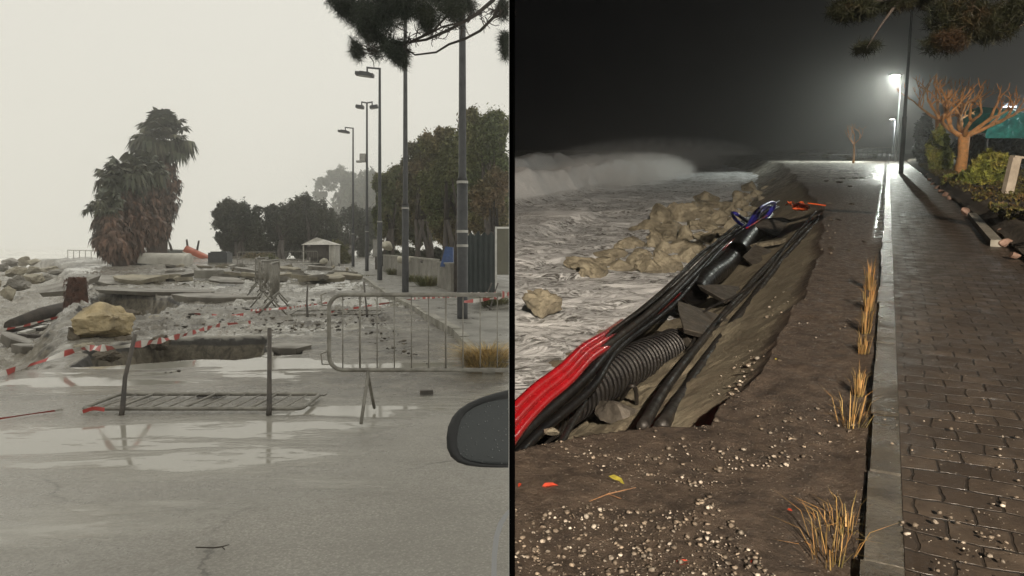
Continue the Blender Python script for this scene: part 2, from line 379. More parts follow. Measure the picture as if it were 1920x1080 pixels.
# ---- street lamps (day)
m_pole = pm("dark pole paint", (.045, .047, .05), (.025, .026, .028), 6, .4, .6)
m_band = pm("pole band", (.42, .41, .38), rough=.5); m_lens = pm("lamp glass", (.5, .5, .46), rough=.2)
def street_lamp(S, loc, H, r, arm, label, group, heads=1, camera=False, rings=(1.9, 2.0)):
    t = root(S, "street_lamp", label, "street lamp", loc, group); L = Vector(loc)
    p = MB(); p.tube([L, L + Vector((0, 0, .02)), L + Vector((0, 0, H * .27))], [r * 1.35] * 3, 12)
    p.tube([L + Vector((0, 0, H * .27)), L + Vector((0, 0, H * .28)), L + Vector((0, 0, H))], [r * 1.35, r, r * .62], 12); p.build("pole", m_pole, t, smooth=True)
    for zz in rings:
        q = MB(); q.tube([L + Vector((0, 0, zz)), L + Vector((0, 0, zz + .05))], r * 1.45, 12); q.build("band", m_band, t)
    for hs in ((-1,) if heads == 1 else (-1, 1)):
        a = MB(); tip = L + Vector((hs * arm, 0, H + .02)); a.tube([L + Vector((0, 0, H - .03)), tip], r * .5, 8); a.tube([tip + Vector((0, 0, .03)), tip + Vector((0, 0, -.2))], r * .45, 8); a.build("arm", m_pole, t)
        h = MB(); Mr = Matrix.Rotation(hs * R(-8), 3, 'Y')
        c = tip + Vector((hs * .10, 0, -.28)); h.box(c, (.72 if heads == 1 else .42, .34, .13), M=Mr); h.box(c + Vector((0, 0, .08)), (.4, .2, .06), M=Mr)
        hh = h.build("lamp_head", m_pole, t); g = MB(); g.box(c + Vector((0, 0, -.075)), (.5 if heads == 1 else .3, .25, .02), M=Mr); g.build("lamp_glass", m_lens, hh)
    if camera:
        c = MB(); q = L + Vector((-.22, 0, H * .67)); c.box(q, (.3, .3, .45)); c.box(q + Vector((-.2, -.05, -.2)), (.25, .3, .1)); c.build("junction_box", m_band, t)
    return t
gl = "street lamps along the wet seafront road"
for (px, by, H, r, arm, lab, hd, cm, rg) in (
    (867, 597, 9.6, .075, .7, "nearest thick lamp pole with three pale bands, standing behind the upright barrier", 1, 0, (1.35, 1.62, 2.55)),
    (760, 548, 9.5, .075, .7, "dark lamp pole passing behind the pine bough, second from the camera", 1, 0, (2.45,)),
    (712, 525, 8.45, .075, .5, "dark street lamp whose single head shows just under the pine bough", 1, 0, (2.3,)),
    (688, 508, 9.1, .075, .28, "street lamp with two heads and a grey box halfway up its pole", 2, 1, (2.1,)),
    (662, 500, 9.0, .075, .5, "farthest and smallest single-headed street lamp, beside the hazy trees", 1, 0, (2.1,))):
    street_lamp(TD, DP(px, by, .118), H, r, arm, lab, gl, 1 if hd == 1 else 2, bool(cm), rg)

# ---- crowd barriers
m_galv = pm("galvanised tube", (.30, .285, .25), (.16, .15, .13), 9, .35, .6, metal=.4)
m_rust = pm("barrier foot", (.10, .085, .07), (.05, .045, .04), 9, .6)
def rrect(W, H, z0, rad, n=5):
    P = []
    for (cx_, cz, a0) in ((W / 2 - rad, z0 + H - rad, 0), (-W / 2 + rad, z0 + H - rad, 90), (-W / 2 + rad, z0 + rad, 180), (W / 2 - rad, z0 + rad, 270)):
        for k in range(n + 1):
            a = R(a0 + 90 * k / n); P.append(Vector((cx_ + rad * math.cos(a), 0, cz + rad * math.sin(a))))
    return P
def barrier(name, label, cat, W, H, z0, nb, feet, group=None, r=.019, cut=False, thick=(1, 6), vfoot=True, rb=.0055, hooks=True):
    t = root(TD, name, label, cat, (0, 0, 0), group)
    f = MB(); P = rrect(W, H, z0, .12)
    if cut:                                             # the run continues behind the edge of the other shore: open end
        P = [p for p in P if p.x < W / 2 - .13]; P = [Vector((W / 2, 0, z0))] + P[::-1] + [Vector((W / 2, 0, z0 + H))]; f.tube(P, r, 8)
    else: f.tube(P, r, 8, closed=True)
    f.build("frame", m_galv, t, smooth=True)
    for k in range(nb):
        x = -W / 2 + W * (k + .8) / (nb + .6); q = MB(); q.tube([(x, 0, z0), (x, 0, z0 + H)], r * .5 if k in thick else rb, 6); q.build("bar", m_galv, t, smooth=True)
    for x in feet:
        q = MB(); q.tube([(x, 0, z0 + .02), (x, 0, z0 - .02 if vfoot else z0)], r * .9, 8)
        if vfoot:
            for s_ in (-1, 1): q.tube([(x, 0, z0), (x, s_ * .05, z0 * .75), (x, s_ * .30, .02)], r * .8, 6)
        q.build("leg", m_galv, t, smooth=True)
    if hooks:
        for zz in (z0 + .05, z0 + H * .86):
            q = MB(); q.tube([(-W / 2 + .02, 0, zz), (-W / 2 - .06, 0, zz), (-W / 2 - .07, 0, zz + .09), (-W / 2 - .02, 0, zz + .11)], r * .4, 6); q.build("hook", m_galv, t)
    return t
def fallen(label, W, H, nb, posts, group):
    """a barrier lying on its side, feet in the air"""
    t = root(TD, "crowd_barrier", label, "barrier", (0, 0, 0), group)
    P = [Vector((p.x, p.z, .03)) for p in rrect(W, H, 0, .06)]
    f = MB(); f.tube(P, .018, 8, closed=True); f.build("frame", m_galv, t, smooth=True)
    for k in range(nb):
        x = -W / 2 + W * (k + 1) / (nb + 1); q = MB(); q.tube([(x - .02, 0, .03), (x + .03, H, .03)], .012 if k % 4 == 1 else .006, 6); q.build("bar", m_galv, t, smooth=True)
    for x, h, lean in posts:
        q = MB(); q.tube([(x - lean, .28, h), (x, .06, .30), (x + .035, -.05, .05), (x + .04, -.08, -.015)], [.02, .02, .024, .024], 8); q.build("leg", m_rust, t, smooth=True)
    for s_ in (0, 1):
        q = MB(); x = W / 2 + .01; y = .12 + s_ * (H - .2); q.tube([(x - .03, y, .03), (x + .05, y, .035), (x + .06, y + .04, .04)], .008, 6); q.build("hook", m_galv, t)
    return t
def place(t, loc, rz=0, rx=0, ry=0, s=1):
    t.matrix_world = Matrix.Translation(Vector(loc)) @ Matrix.Rotation(rz, 4, 'Z') @ Matrix.Rotation(rx, 4, 'X') @ Matrix.Rotation(ry, 4, 'Y') @ Matrix.Scale(s, 4); return t
Yb = 6.5; xl = (617 - CX) / F * Yb; Wb = -.008 - xl
bar0 = barrier("crowd_barrier", "upright steel crowd barrier standing nearest, in front of the yellow grass", "barrier", Wb, .655, .415, 10, [(690 - CX) / F * Yb - (xl - .008) / 2], "crowd barriers closing the road", cut=True)
place(bar0, ((xl - .008) / 2, Yb, 0))
# lying one in the foreground
f0 = fallen("crowd barrier tipped flat in the foreground puddle, its two legs sticking up", 1.98, .66, 12, ((-.63, .66, .02), (.68, .72, .07)), "crowd barriers closing the road")
place(f0, ((362 - CX) / F * 6.75, 6.72, .0), R(0))
g = "crowd barriers closing the road"
def cpy(src, label, loc, rz=0, rx=0, ry=0, s=1):
    c = copy_tree(src); c['label'] = label; return place(c, loc, rz, rx, ry, s)
p = DP(628, 592); cpy(f0, "crowd barrier lying flat behind the upright one, legs in the air", p, R(4), R(3), 0, .95)
p = DP(925, 588); f3 = cpy(f0, "crowd barrier lying on the pavement behind the nearest lamp pole", p + Vector((-.1, 0, .13)), R(-80), R(8), 0, .75)
std = barrier("crowd_barrier", "", "barrier", 2.1, .7, .42, 13, [-.72, .72], g, r=.021)
first = True
rowl = ["first, nearest barrier of the end-on row in the middle of the road", "second barrier of the end-on row, touching the nearest one", "third barrier of the end-on row in the middle of the road", "fourth barrier of the end-on row in the middle of the road", "last, farthest barrier of the end-on row in the middle of the road"]
for i, (px, py, rz) in enumerate(((516, 588, 103), (506, 573, 96), (500, 560, 106), (492, 552, 98), (486, 545, 108))):
    p = DP(px, py)
    if first: std['label'] = rowl[0]; place(std, p, R(rz)); first = False
    else: cpy(std, rowl[i], p, R(rz))
cpy(std, "small far barrier standing left of the end-on row, against the dark trees", DP(481, 510), R(5))
cpy(std, "small far barrier standing left of the white kiosk", DP(566, 504), R(-6))
# ---- white rail on the breakwater
m_wrail = pm("white rail", (.62, .61, .57), rough=.5)
t = root(TD, "railing", "pale thin railing on the breakwater left of the palms", "railing", DY(170, 490, 62))
a = DY(127, 469, 62); c = DY(226, 471, 62)
for zz in (0, -.28):
    q = MB(); q.tube([a + Vector((0, 0, zz if zz == 0 else -.9)), c + Vector((0, 0, zz if zz == 0 else -.9))], .035, 6); q.build("rail", m_wrail, t)
for k in range(10):
    pp = a.lerp(c, k / 9); q = MB(); q.tube([pp, pp - Vector((0, 0, 1.35))], .03, 6); q.build("post", m_wrail, t)

# ---- palms
m_ptrunk = pm("palm trunk", (.09, .055, .04), (.04, .028, .022), 3, .9, bst=.6, bs=8, bd=.1)
m_frond = leafmat("palm frond", (.045, .055, .035), (.065, .072, .045), (.10, .098, .062), .5)
m_dead = leafmat("dead frond", (.115, .07, .05), (.15, .088, .062), (.07, .055, .045), .6)
def fan(mb, base, dirv, L, rad, droop, rg, nseg=11):
    d = Vector(dirv).normalized(); side = d.cross(Vector((0, 0, 1)))
    if side.length < .1: side = Vector((1, 0, 0))
    side.normalize(); upv = side.cross(d); hub = base + d * L
    mb.add([base + side * .03, base - side * .03, hub], [(0, 1, 2)])
    for k in range(nseg):
        a = R(-105 + 210 * (k + rg.uniform(-.3, .3)) / (nseg - 1)); dv = (d * math.cos(a) + side * math.sin(a)).normalized()
        l = rad * rg.uniform(.75, 1.1); wd = side * math.cos(a) - d * math.sin(a)
        m1 = hub + dv * l * .55 + upv * .12 * l; tip = hub + dv * l + Vector((rg.uniform(-.1, .1), 0, -droop * l * rg.uniform(.6, 1.3)))
        wv = wd * (l * .15); mb.add([hub, m1 + wv, tip, m1 - wv], [(0, 1, 3), (1, 2, 3)])
def palm(base, top, crown_r, nf, skirt, label, seed, lean=None):
    rg = random.Random(seed); t = root(TD, "palm_tree", label, "palm tree", base, "fan palms beside the beach")
    tr = MB(); P = [base + (top - base) * (i / 8) + Vector((math.sin(i * .5) * .12, 0, 0)) for i in range(9)]; P[0] = P[0] - Vector((0, 0, .6))
    tr.tube(P, [.5, .44, .42, .41, .4, .38, .36, .34, .3], 12); tr.build("trunk", m_ptrunk, t, smooth=True)
    cr = MB()
    for k in range(nf):
        az = rg.uniform(0, 2 * math.pi); el = R(rg.triangular(-60, 85, 8)); dv = (math.cos(az) * math.cos(el), math.sin(az) * math.cos(el), math.sin(el))
        fan(cr, top + Vector((rg.uniform(-.2, .2), rg.uniform(-.2, .2), rg.uniform(-.5, .3))), dv, crown_r * rg.uniform(.3, .72), crown_r * .42, .3 + .6 * (el < 0), rg, 15)
    cr.build("crown", m_frond, t)
    sk = MB()                                            # skirt of dead fans hanging along the trunk
    for (z0, r0, z1, r1, n_, ) in skirt:
        for k in range(n_):
            q = rg.random(); z = z0 + (z1 - z0) * q; r_ = (r0 + (r1 - r0) * q) * rg.uniform(.2, 1.05); az = rg.uniform(0, 2 * math.pi)
            ax = base.lerp(top, max(0, min(1, (z - base.z) / (top.z - base.z)))); b0 = Vector((ax.x + r_ * math.cos(az) * .8, ax.y + r_ * math.sin(az) * .8, z))
            for j in range(8):
                l = rg.uniform(.4, .95); o_ = Vector((math.cos(az) * .18 + rg.uniform(-.3, .3), math.sin(az) * .18 + rg.uniform(-.3, .3), -l)); s_ = Vector((-math.sin(az + rg.uniform(-.7, .7)), math.cos(az), 0)) * rg.uniform(.05, .13)
                m1 = b0 + o_ * .45 + Vector((math.cos(az), math.sin(az), 0)) * .14; sk.add([b0, m1 + s_, b0 + o_, m1 - s_], [(0, 1, 3), (1, 2, 3)])
    sk.build("dead_frond_skirt", m_dead, t); return t
def pz(py, Y): return DY(0, py, Y).z
def pk(bx, by, Y, tx, ty, cr, nf, sk, lab, seed):
    k = Y / F; b0 = DY(bx, by, Y); palm(b0, DY(tx, ty, Y + .5), cr * k, nf, [(pz(y0, Y), r0 * k, pz(y1, Y), r1 * k, n_) for y0, r0, y1, r1, n_ in sk], lab, seed)
pk(226, 505, 47, 200, 386, 40, 40, [(474, 20, 445, 38, 260), (445, 38, 395, 18, 300)], "lowest fan palm, leftmost, with the fattest rusty skirt", 1)
pk(252, 501, 51, 232, 334, 56, 60, [(466, 18, 400, 40, 380), (400, 40, 350, 24, 160)], "second fan palm from the left, leaning left with a ragged grey green crown", 2)
pk(287, 495, 59, 268, 320, 50, 50, [(446, 22, 390, 42, 330), (390, 42, 335, 24, 130)], "third fan palm from the left, hidden in the middle of the clump", 3)
pk(303, 491, 67, 304, 264, 60, 75, [(438, 10, 345, 42, 380), (345, 42, 300, 22, 130)], "tallest fan palm, rightmost of the clump, highest crown", 4)

# ---- leafy trees and hedges
def leaves(blobs, n, size, seed, stretch=2.6, shell_=.5, gap=.15, gs=1.2, vert=.3):
    rg = np.random.RandomState(seed); sub = []
    for c_, r__ in blobs:
        sub.append((c_, tuple(np.array(r__) * .72)))
        for _ in range(26):
            d_ = rg.normal(size=3); d_ /= np.linalg.norm(d_); d_[2] = d_[2] * .9 + .08; q_ = rg.uniform(.16, .36)
            sub.append((tuple(np.array(c_) + d_ * np.array(r__) * rg.uniform(.62, 1.02)), tuple(np.array(r__) * q_ * np.array([1, 1, rg.uniform(.8, 1.5)]))))
    n = int(n * 1.7); size *= .68; C = np.array([b_[0] for b_ in sub]); Rr = np.array([b_[1] for b_ in sub]); blobs = sub
    wgt = (Rr[:, 0] * Rr[:, 2]) ** .8; ix = rg.choice(len(blobs), n, p=wgt / wgt.sum())
    d = rg.normal(size=(n, 3)); d /= np.linalg.norm(d, axis=1)[:, None]
    r_ = shell_ + (1.08 - shell_) * rg.rand(n) ** .7
    bm_ = vnoise(d[:, 0] * 2 + ix * 3.1, d[:, 2] * 2 + d[:, 1], 1.2, 5, 3); r_ *= 1 + .35 * bm_; out_ = rg.rand(n) < .12; r_ = np.where(out_, r_ * rg.uniform(1.0, 1.6, n), r_)
    P = C[ix] + d * Rr[ix] * r_[:, None]
    nz = vnoise(P[:, 0], P[:, 2] + P[:, 1] * .5, gs, seed % 13, 3); P = P[nz > -1 + gap * 3.0 - .0] if gap else P
    n = len(P); a = rg.normal(size=(n, 3)); a[:, 2] += vert; a /= np.linalg.norm(a, axis=1)[:, None]
    b_ = np.cross(a, rg.normal(size=(n, 3))); b_ /= np.linalg.norm(b_, axis=1)[:, None] + 1e-9
    s_ = size * rg.uniform(.5, 1.3, n)[:, None]; a = a * s_ * stretch; b_ = b_ * s_ * .5
    V = np.stack([P - a * .5, P + b_, P + a * .5, P - b_], 1).reshape(-1, 3); Q = np.arange(n * 4).reshape(n, 4); return V, Q
m_bark = pm("bark", (.075, .06, .05), (.035, .03, .026), 4, .9, bst=.6, bs=12, bd=.05)
m_lf_dark = leafmat("dark foliage", (.035, .045, .028), (.055, .06, .038), (.08, .08, .05), .35)
m_lf_hedge = leafmat("hedge foliage", (.10, .12, .05), (.15, .155, .068), (.20, .155, .08), .28)
m_lf_brown = leafmat("brown foliage", (.19, .135, .08), (.13, .115, .06), (.10, .105, .05), .4)
m_lf_far = leafmat("far foliage", (.07, .08, .055), (.09, .1, .065), (.12, .12, .08), .3)
def tree(S, base, blobs, n, size, mat, label, seed, name="tree", group=None, trunks=1, tr_=.18, spread=.6, limbs=5, cat="tree", clip=None, **kw):
    t = root(S, name, label, cat, base, group); rg = random.Random(seed); tk = MB(); top = max(blobs, key=lambda q: q[0][2])
    cen = Vector(np.mean([q[0] for q in blobs], 0))
    for k in range(trunks):
        b0 = base + Vector((rg.uniform(-spread, spread) * (trunks > 1), rg.uniform(-.3, .3) * (trunks > 1), -.3)); mid = b0.lerp(cen, .6) + Vector((rg.uniform(-.3, .3), 0, 0))
        tk.tube([b0, b0.lerp(mid, .5) + Vector((rg.uniform(-.15, .15), 0, 0)), mid], [tr_ * 1.2, tr_, tr_ * .7], 8)
        for j in range(limbs):
            q = Vector(blobs[rg.randrange(len(blobs))][0]); tk.tube([mid, mid.lerp(q, .5) + Vector((0, 0, .25)), q], [tr_ * .6, tr_ * .35, tr_ * .1], 6)
    if clip is not None:
        for V_ in tk.V: V_[:, 0] = np.minimum(V_[:, 0], clip) if clip < 0 else np.maximum(V_[:, 0], clip)
    tk.build("trunk", m_bark, t, smooth=True)
    V, Q = leaves(blobs, n, size, seed, **kw)
    if clip is not None:
        P = V.reshape(-1, 4, 3); ok = (P[:, :, 0].max(1) < clip) if clip < 0 else (P[:, :, 0].min(1) > clip); P = P[ok]; V = P.reshape(-1, 3); Q = np.arange(len(V)).reshape(-1, 4)
    fastmesh("crown", V, Q, mat, parent=t, off=OFF[t.name]); return t
def blob(px, py, Y, rx, rz, ry=None, f=DY):
    c = f(px, py, Y); k = Y / F; return (c[:], (rx * k, (ry or rx * .8) * k, rz * k))
gt = "trees across the far end of the road"
tree(TD, DP(445, 492), [blob(432, 410, 68, 32, 30), blob(462, 415, 68, 30, 30), blob(445, 450, 68, 38, 35), blob(420, 395, 68, 18, 14), blob(470, 450, 68, 26, 38)], 24000, .16, m_lf_dark, "bushy dark tree right of the orange boat, leftmost of the far trees", 11, group=gt, trunks=3)
tree(TD, DP(525, 492), [blob(520, 415, 72, 32, 32), blob(545, 430, 72, 32, 50), blob(515, 455, 72, 30, 38), blob(508, 395, 72, 14, 12)], 22000, .16, m_lf_dark, "dark round tree behind the end-on row of barriers", 12, group=gt, trunks=3)
tree(TD, DP(590, 492), [blob(580, 405, 74, 34, 32), blob(602, 430, 74, 34, 50), blob(572, 385, 74, 18, 14), blob(580, 460, 74, 36, 34)], 22000, .16, m_lf_dark, "dark tree behind the white kiosk", 13, group=gt, trunks=3)
tree(TD, DP(632, 470), [blob(a_, b_, 240, c_, d_) for a_, b_, c_, d_ in ((612, 345, 20, 18), (638, 330, 24, 15), (600, 364, 11, 12), (652, 358, 16, 18), (636, 388, 14, 24), (655, 335, 12, 12))], 5200, .75, m_lf_far, "tall pale misty tree with sky showing through its crown", 14, group=gt, gap=.22, gs=.5, tr_=.4)
tree(TD, DP(690, 470), [blob(690, 350, 230, 28, 26), blob(675, 390, 230, 30, 40), blob(705, 400, 230, 34, 55)], 12000, .7, m_lf_far, "misty grey tree behind the two farthest lamps", 15, group=gt, tr_=.4)
tree(TD, DP(655, 490), [blob(655, 430, 88, 34, 42), blob(685, 440, 88, 30, 45), blob(640, 460, 88, 26, 30)], 18000, .18, m_lf_dark, "dim dark tree between the kiosk and the hedge trees", 16, group=gt, trunks=2)
gh = "hedge trees behind the low wall"
tree(TD, DP(735, 503), [blob(735, 400, 52, 34, 44), blob(722, 350, 52, 20, 22), blob(752, 345, 52, 34, 34), blob(748, 420, 52, 36, 48)], 34000, .13, m_lf_hedge, "hedge tree behind the lamp under the pine bough, lowest of the row", 21, group=gh, trunks=4, tr_=.13)
tree(TD, DP(790, 510), [blob(785, 330, 46, 36, 44), blob(800, 290, 46, 32, 34), blob(790, 400, 46, 44, 55), blob(775, 370, 46, 32, 40)], 40000, .12, m_lf_brown, "brownish hedge tree between the second and nearest lamp poles", 22, group=gh, trunks=4, tr_=.14)
tree(TD, DP(850, 520), [blob(835, 275, 39, 38, 36), blob(860, 320, 39, 40, 70), blob(830, 360, 39, 44, 70), blob(850, 420, 39, 44, 40)], 46000, .11, m_lf_hedge, "tall hedge tree right behind the nearest lamp pole", 23, group=gh, trunks=4, tr_=.14, clip=-.05)
tree(TD, DP(905, 530), [blob(900, 255, 33, 44, 46), blob(925, 235, 33, 36, 36), blob(912, 330, 33, 48, 80), blob(930, 400, 33, 44, 60)], 60000, .10, m_lf_hedge, "highest green hedge tree above the green fence panel", 24, group=gh, trunks=3, tr_=.12, clip=-.05)
tree(TD, DP(930, 538), [blob(915, 380, 29, 30, 36), blob(930, 345, 29, 26, 26)], 9000, .10, m_lf_brown, "patch of dry brown branches low over the green fence panel", 25, name="dry_tree", group=gh, trunks=2, tr_=.1, clip=-.05)
tree(TD, DP(780, 503, .1), [blob(735, 488, 50, 30, 16), blob(775, 486, 49, 34, 18), blob(815, 486, 48, 34, 20), blob(850, 485, 46, 30, 22), blob(890, 480, 44, 30, 26)], 16000, .13, m_lf_dark, "low dark undergrowth hedge filling the gaps between the hedge tree trunks", 31, name="hedge", trunks=1, tr_=.05, cat="hedge", clip=-.05)
tree(TD, DP(640, 502), [blob(640, 482, 56, 18, 22), blob(632, 468, 56, 12, 16)], 3500, .12, m_lf_hedge, "small shrub right of the white kiosk", 26, name="shrub", trunks=1, tr_=.05, cat="shrub")
tree(TD, DP(490, 500), [blob(480, 487, 62, 28, 12), blob(505, 487, 62, 16, 10)], 3500, .12, m_lf_hedge, "low green shrub behind the end-on barriers", 27, name="shrub", trunks=1, tr_=.05, cat="shrub")

# ---- pine bough overhanging the road
m_needle = leafmat("pine needles", (.018, .026, .018), (.03, .038, .025), (.045, .052, .032), 1.5)
def needles(clumps, n, l, w_, seed, hang=.3):
    rg = np.random.RandomState(seed); out = []
    C = np.array([c[0] for c in clumps]); Rr = np.array([c[1] for c in clumps]); wg = Rr.prod(1) ** .6
    ix = rg.choice(len(C), n // 14, p=wg / wg.sum()); d = rg.normal(size=(len(ix), 3)); d /= np.linalg.norm(d, axis=1)[:, None]
    P = C[ix] + d * Rr[ix] * (rg.rand(len(ix), 1) ** .45); P = np.repeat(P, 14, 0) + rg.normal(size=(len(ix) * 14, 3)) * .015
    n = len(P); a = rg.normal(size=(n, 3)); a[:, 2] -= hang; a /= np.linalg.norm(a, axis=1)[:, None]; a *= l * rg.uniform(.6, 1.2, (n, 1))
    b_ = np.cross(a, rg.normal(size=(n, 3))); b_ /= np.linalg.norm(b_, axis=1)[:, None] + 1e-9; b_ *= w_
    V = np.stack([P - b_, P + b_, P + a + b_ * .3, P + a - b_ * .3], 1).reshape(-1, 3); return V, np.arange(n * 4).reshape(n, 4)
PY = 8.0
t = root(TD, "pine_tree", "pine bough with hanging needle clumps reaching over the road at the top", "pine tree", (-2.8, -.5, 0))
L = Vector((-2.8, -.5, 0)); br = MB()
def bl(pts, r0, r1, dy=0):
    P = [DY(px, py, PY + dy + .2 * math.sin(px * .02)) for px, py in pts]; m_ = len(P); br.tube(P, [r0 + (r1 - r0) * i / (m_ - 1) for i in range(m_)], 7); return P
br.tube([L - Vector((0, 0, .2)), L + Vector((.1, .1, 2.6)), L + Vector((.3, .8, 4.6)), Vector((-1.6, 3.0, 5.6)), Vector((-.55, 6, 5.4)), DY(945, -60, 7.6), DY(925, 0, PY)], [.24, .2, .16, .12, .07, .03, .022], 10)
bl([(925, 0), (893, 27), (868, 42), (838, 58), (800, 74), (765, 80), (735, 92), (700, 97), (675, 90), (655, 68)], .022, .005)
bl([(945, -40), (938, 8), (925, 33), (900, 58), (872, 73), (842, 83), (818, 98), (778, 103), (762, 92)], .02, .008, .1)
bl([(952, 24), (925, 34), (905, 52)], .012, .01, .15)
bl([(868, 42), (830, 50), (800, 66), (770, 80)], .012, .006, -.1)
bl([(836, 32), (815, 55), (790, 68), (768, 78)], .013, .007, .2)
rg = random.Random(5)
for k in range(100):
    px = rg.uniform(680, 950); py = 95 - (px - 690) * .30 + rg.uniform(-15, 12); P = [(px, py)]
    a = rg.uniform(-2.6, -.3) if rg.random() < .35 else rg.uniform(.2, 2.9)
    for j in range(4): a += rg.uniform(-.6, .6); px += 7 * math.cos(a); py += 6 * math.sin(a); P.append((px, py))
    bl(P, .0062, .003, rg.uniform(-.15, .15))
for (px, py) in ((690, 78), (700, 62), (668, 88), (712, 70)): bl([(px, py - 14), (px + 4, py), (px + 16, py + 12), (px + 40, py + 14)], .004, .005)
br.build("branch", m_bark, t, smooth=True)
cl = [(668, 20, 36, 24), (700, 40, 38, 30), (640, 8, 26, 10), (735, 20, 36, 26), (690, 62, 16, 16), (760, 10, 30, 14), (800, 22, 26, 22), (800, 44, 12, 12), (850, 15, 24, 22), (880, 10, 12, 14), (715, 72, 12, 6), (748, 96, 20, 20), (730, 92, 15, 12), (752, 112, 10, 9), (702, 98, 8, 7), (673, 92, 8, 8), (667, 100, 5, 7), (665, 85, 4, 7), (945, 18, 12, 14), (950, 90, 9, 22), (947, 72, 9, 8), (720, -20, 60, 26), (830, -20, 50, 24)]
cb = [((DY(a_, b__, PY + rg.uniform(-.5, .5)))[:], (c_ * PY / F, .22 + c_ * .006, d_ * PY / F)) for a_, b__, c_, d_ in cl]
V, Q = needles(cb, 50000, .085, .0022, 6); Pq = V.reshape(-1, 4, 3); Pq = Pq[Pq[:, :, 0].max(1) < -.006]
fastmesh("needles", Pq.reshape(-1, 3), np.arange(len(Pq) * 4).reshape(-1, 4), m_needle, parent=t, off=OFF[t.name])

def spl(P, n_):                                        # Catmull-Rom through points
    P = [Vector(p) for p in P]; P = [P[0] * 2 - P[1]] + P + [P[-1] * 2 - P[-2]]; out = []
    for i in range(1, len(P) - 2):
        for k in range(n_):
            t = k / n_; a, b, c, d = P[i - 1:i + 3]
            out.append(.5 * ((2 * b) + (-a + c) * t + (2 * a - 5 * b + 4 * c - d) * t * t + (-a + 3 * b - 3 * c + d) * t ** 3))
    out.append(P[-2]); return out
def slab(S, c, w_, d_, th, rx, ry, rz, label, group, mat, seed=0, cat="slab", n_=7):
    rg = random.Random(seed); P = []
    for k in range(n_):
        a = 2 * math.pi * (k + rg.uniform(-.38, .38)) / n_; r_ = rg.uniform(.7, 1.25); P.append((math.cos(a) * w_ / 2 * r_, math.sin(a) * d_ / 2 * r_))
    M = Matrix.Rotation(rz, 3, 'Z') @ Matrix.Rotation(rx, 3, 'X') @ Matrix.Rotation(ry, 3, 'Y'); V = []
    for zz, k_ in ((-th / 2, .9), (th * .44, 1), (th / 2, .985)):
        for x, y in P: V.append((M @ Vector((x * k_, y * k_, zz + rg.uniform(-.08, .08) * th)) + Vector(c))[:])
    Fc = [tuple(range(n_))[::-1], tuple(range(2 * n_, 3 * n_))] + [(l * n_ + i, l * n_ + (i + 1) % n_, (l + 1) * n_ + (i + 1) % n_, (l + 1) * n_ + i) for l in (0, 1) for i in range(n_)]
    if S is TN: V = [(max(x, .01), y, z) for x, y, z in V]
    b = MB(); b.add(V, Fc); return tag(b.build("asphalt_slab" if cat == "slab" else cat, mat, S=S, loc=c), label, cat, group, "thing")
m_dry = leafmat("dry grass", (.36, .19, .07), (.27, .18, .07), (.20, .17, .06), 6)
def tuft(S, c, r, h, n_, label, seed, mat=None, group=None, w_=.004, name="grass_tuft"):
    rg = random.Random(seed); b = MB()
    for k in range(n_):
        a = rg.uniform(0, 6.28); q = rg.random() ** .6; p0 = Vector(c) + Vector((math.cos(a) * r * q * .5, math.sin(a) * r * q * .5, -.02)); d = Vector((math.cos(a + rg.uniform(-.5, .5)), math.sin(a + rg.uniform(-.5, .5)), 0))
        hh = h * rg.uniform(.45, 1.1); ln = rg.uniform(.1, 1.0) * r * 1.4; s_ = Vector((-d.y, d.x, 0)) * w_ * rg.uniform(.6, 1.4)
        p1 = p0 + d * ln * .35 + Vector((0, 0, hh * .7)); p2 = p0 + d * ln + Vector((0, 0, hh * rg.uniform(.75, 1)))
        b.add([p0 - s_, p0 + s_, p1 + s_ * .8, p2, p1 - s_ * .8], [(0, 1, 2, 4), (4, 2, 3)])
    for V__ in b.V: V__[:, 0] = np.minimum(V__[:, 0], -.008) if S is TD else np.maximum(V__[:, 0], .008)
    o = b.build(name, mat or m_dry, S=S, loc=c); return tag(o, label, "grass", group)

# ---- low wall, fence, board and things beside the pavement
m_conc = pm("old concrete", (.30, .285, .25), (.15, .14, .12), 1.6, .6, .8, .6, 14, .03)
def wallseg(A, B, h, th, label, mat, cap=True, S=TD):
    d = B - A; rz = math.atan2(d.y, d.x); t = root(S, "low_wall", label, "wall", A, "pieces of the low concrete wall"); b = MB(); b.box((A + B) / 2 + Vector((0, 0, h / 2 - .05)), (d.length, th, h + .1), rz); b.build("wall_face", mat, t)
    if cap: b = MB(); b.box((A + B) / 2 + Vector((0, 0, h + .02)), (d.length, th + .06, .05), rz); b.build("coping", m_kerb, t)
wA, wB, wC, wD = DP(722, 508, .12), DP(818, 535, .12), DP(826, 538, .12), DP(852, 546, .12)
wallseg(wA, wA.lerp(wB, .55), .84, .2, "far piece of the low concrete wall, half hidden by the lamp poles", m_conc)
wallseg(wA.lerp(wB, .555), wB, .86, .2, "middle piece of the low concrete wall with weeds at its foot", m_conc)
wallseg(wC, wD, .80, .22, "near pale end piece of the low concrete wall under the blue tarpaulin", m_conc)
m_grs = leafmat("green weeds", (.09, .11, .04), (.14, .14, .055), (.19, .17, .08), 3)
for i, (px, py, r, h, n_, l_) in enumerate(((775, 528, .5, .35, 260, "weeds at the foot of the low wall beside the second lamp pole"), (800, 536, .6, .45, 320, "taller weeds at the foot of the low wall, nearer the blue tarpaulin"), (735, 515, .5, .4, 200, "far weeds at the foot of the low wall"), (930, 575, .6, .35, 400, "low green weeds under the board, behind the barrier"), (690, 522, .6, .25, 160, "weeds growing against the far kerb"))):
    tuft(TD, DP(px, py, .12 if px != 690 else 0), r, h, n_, l_, 40 + i, m_grs, "weeds along the pavement", .008, "weed_clump")
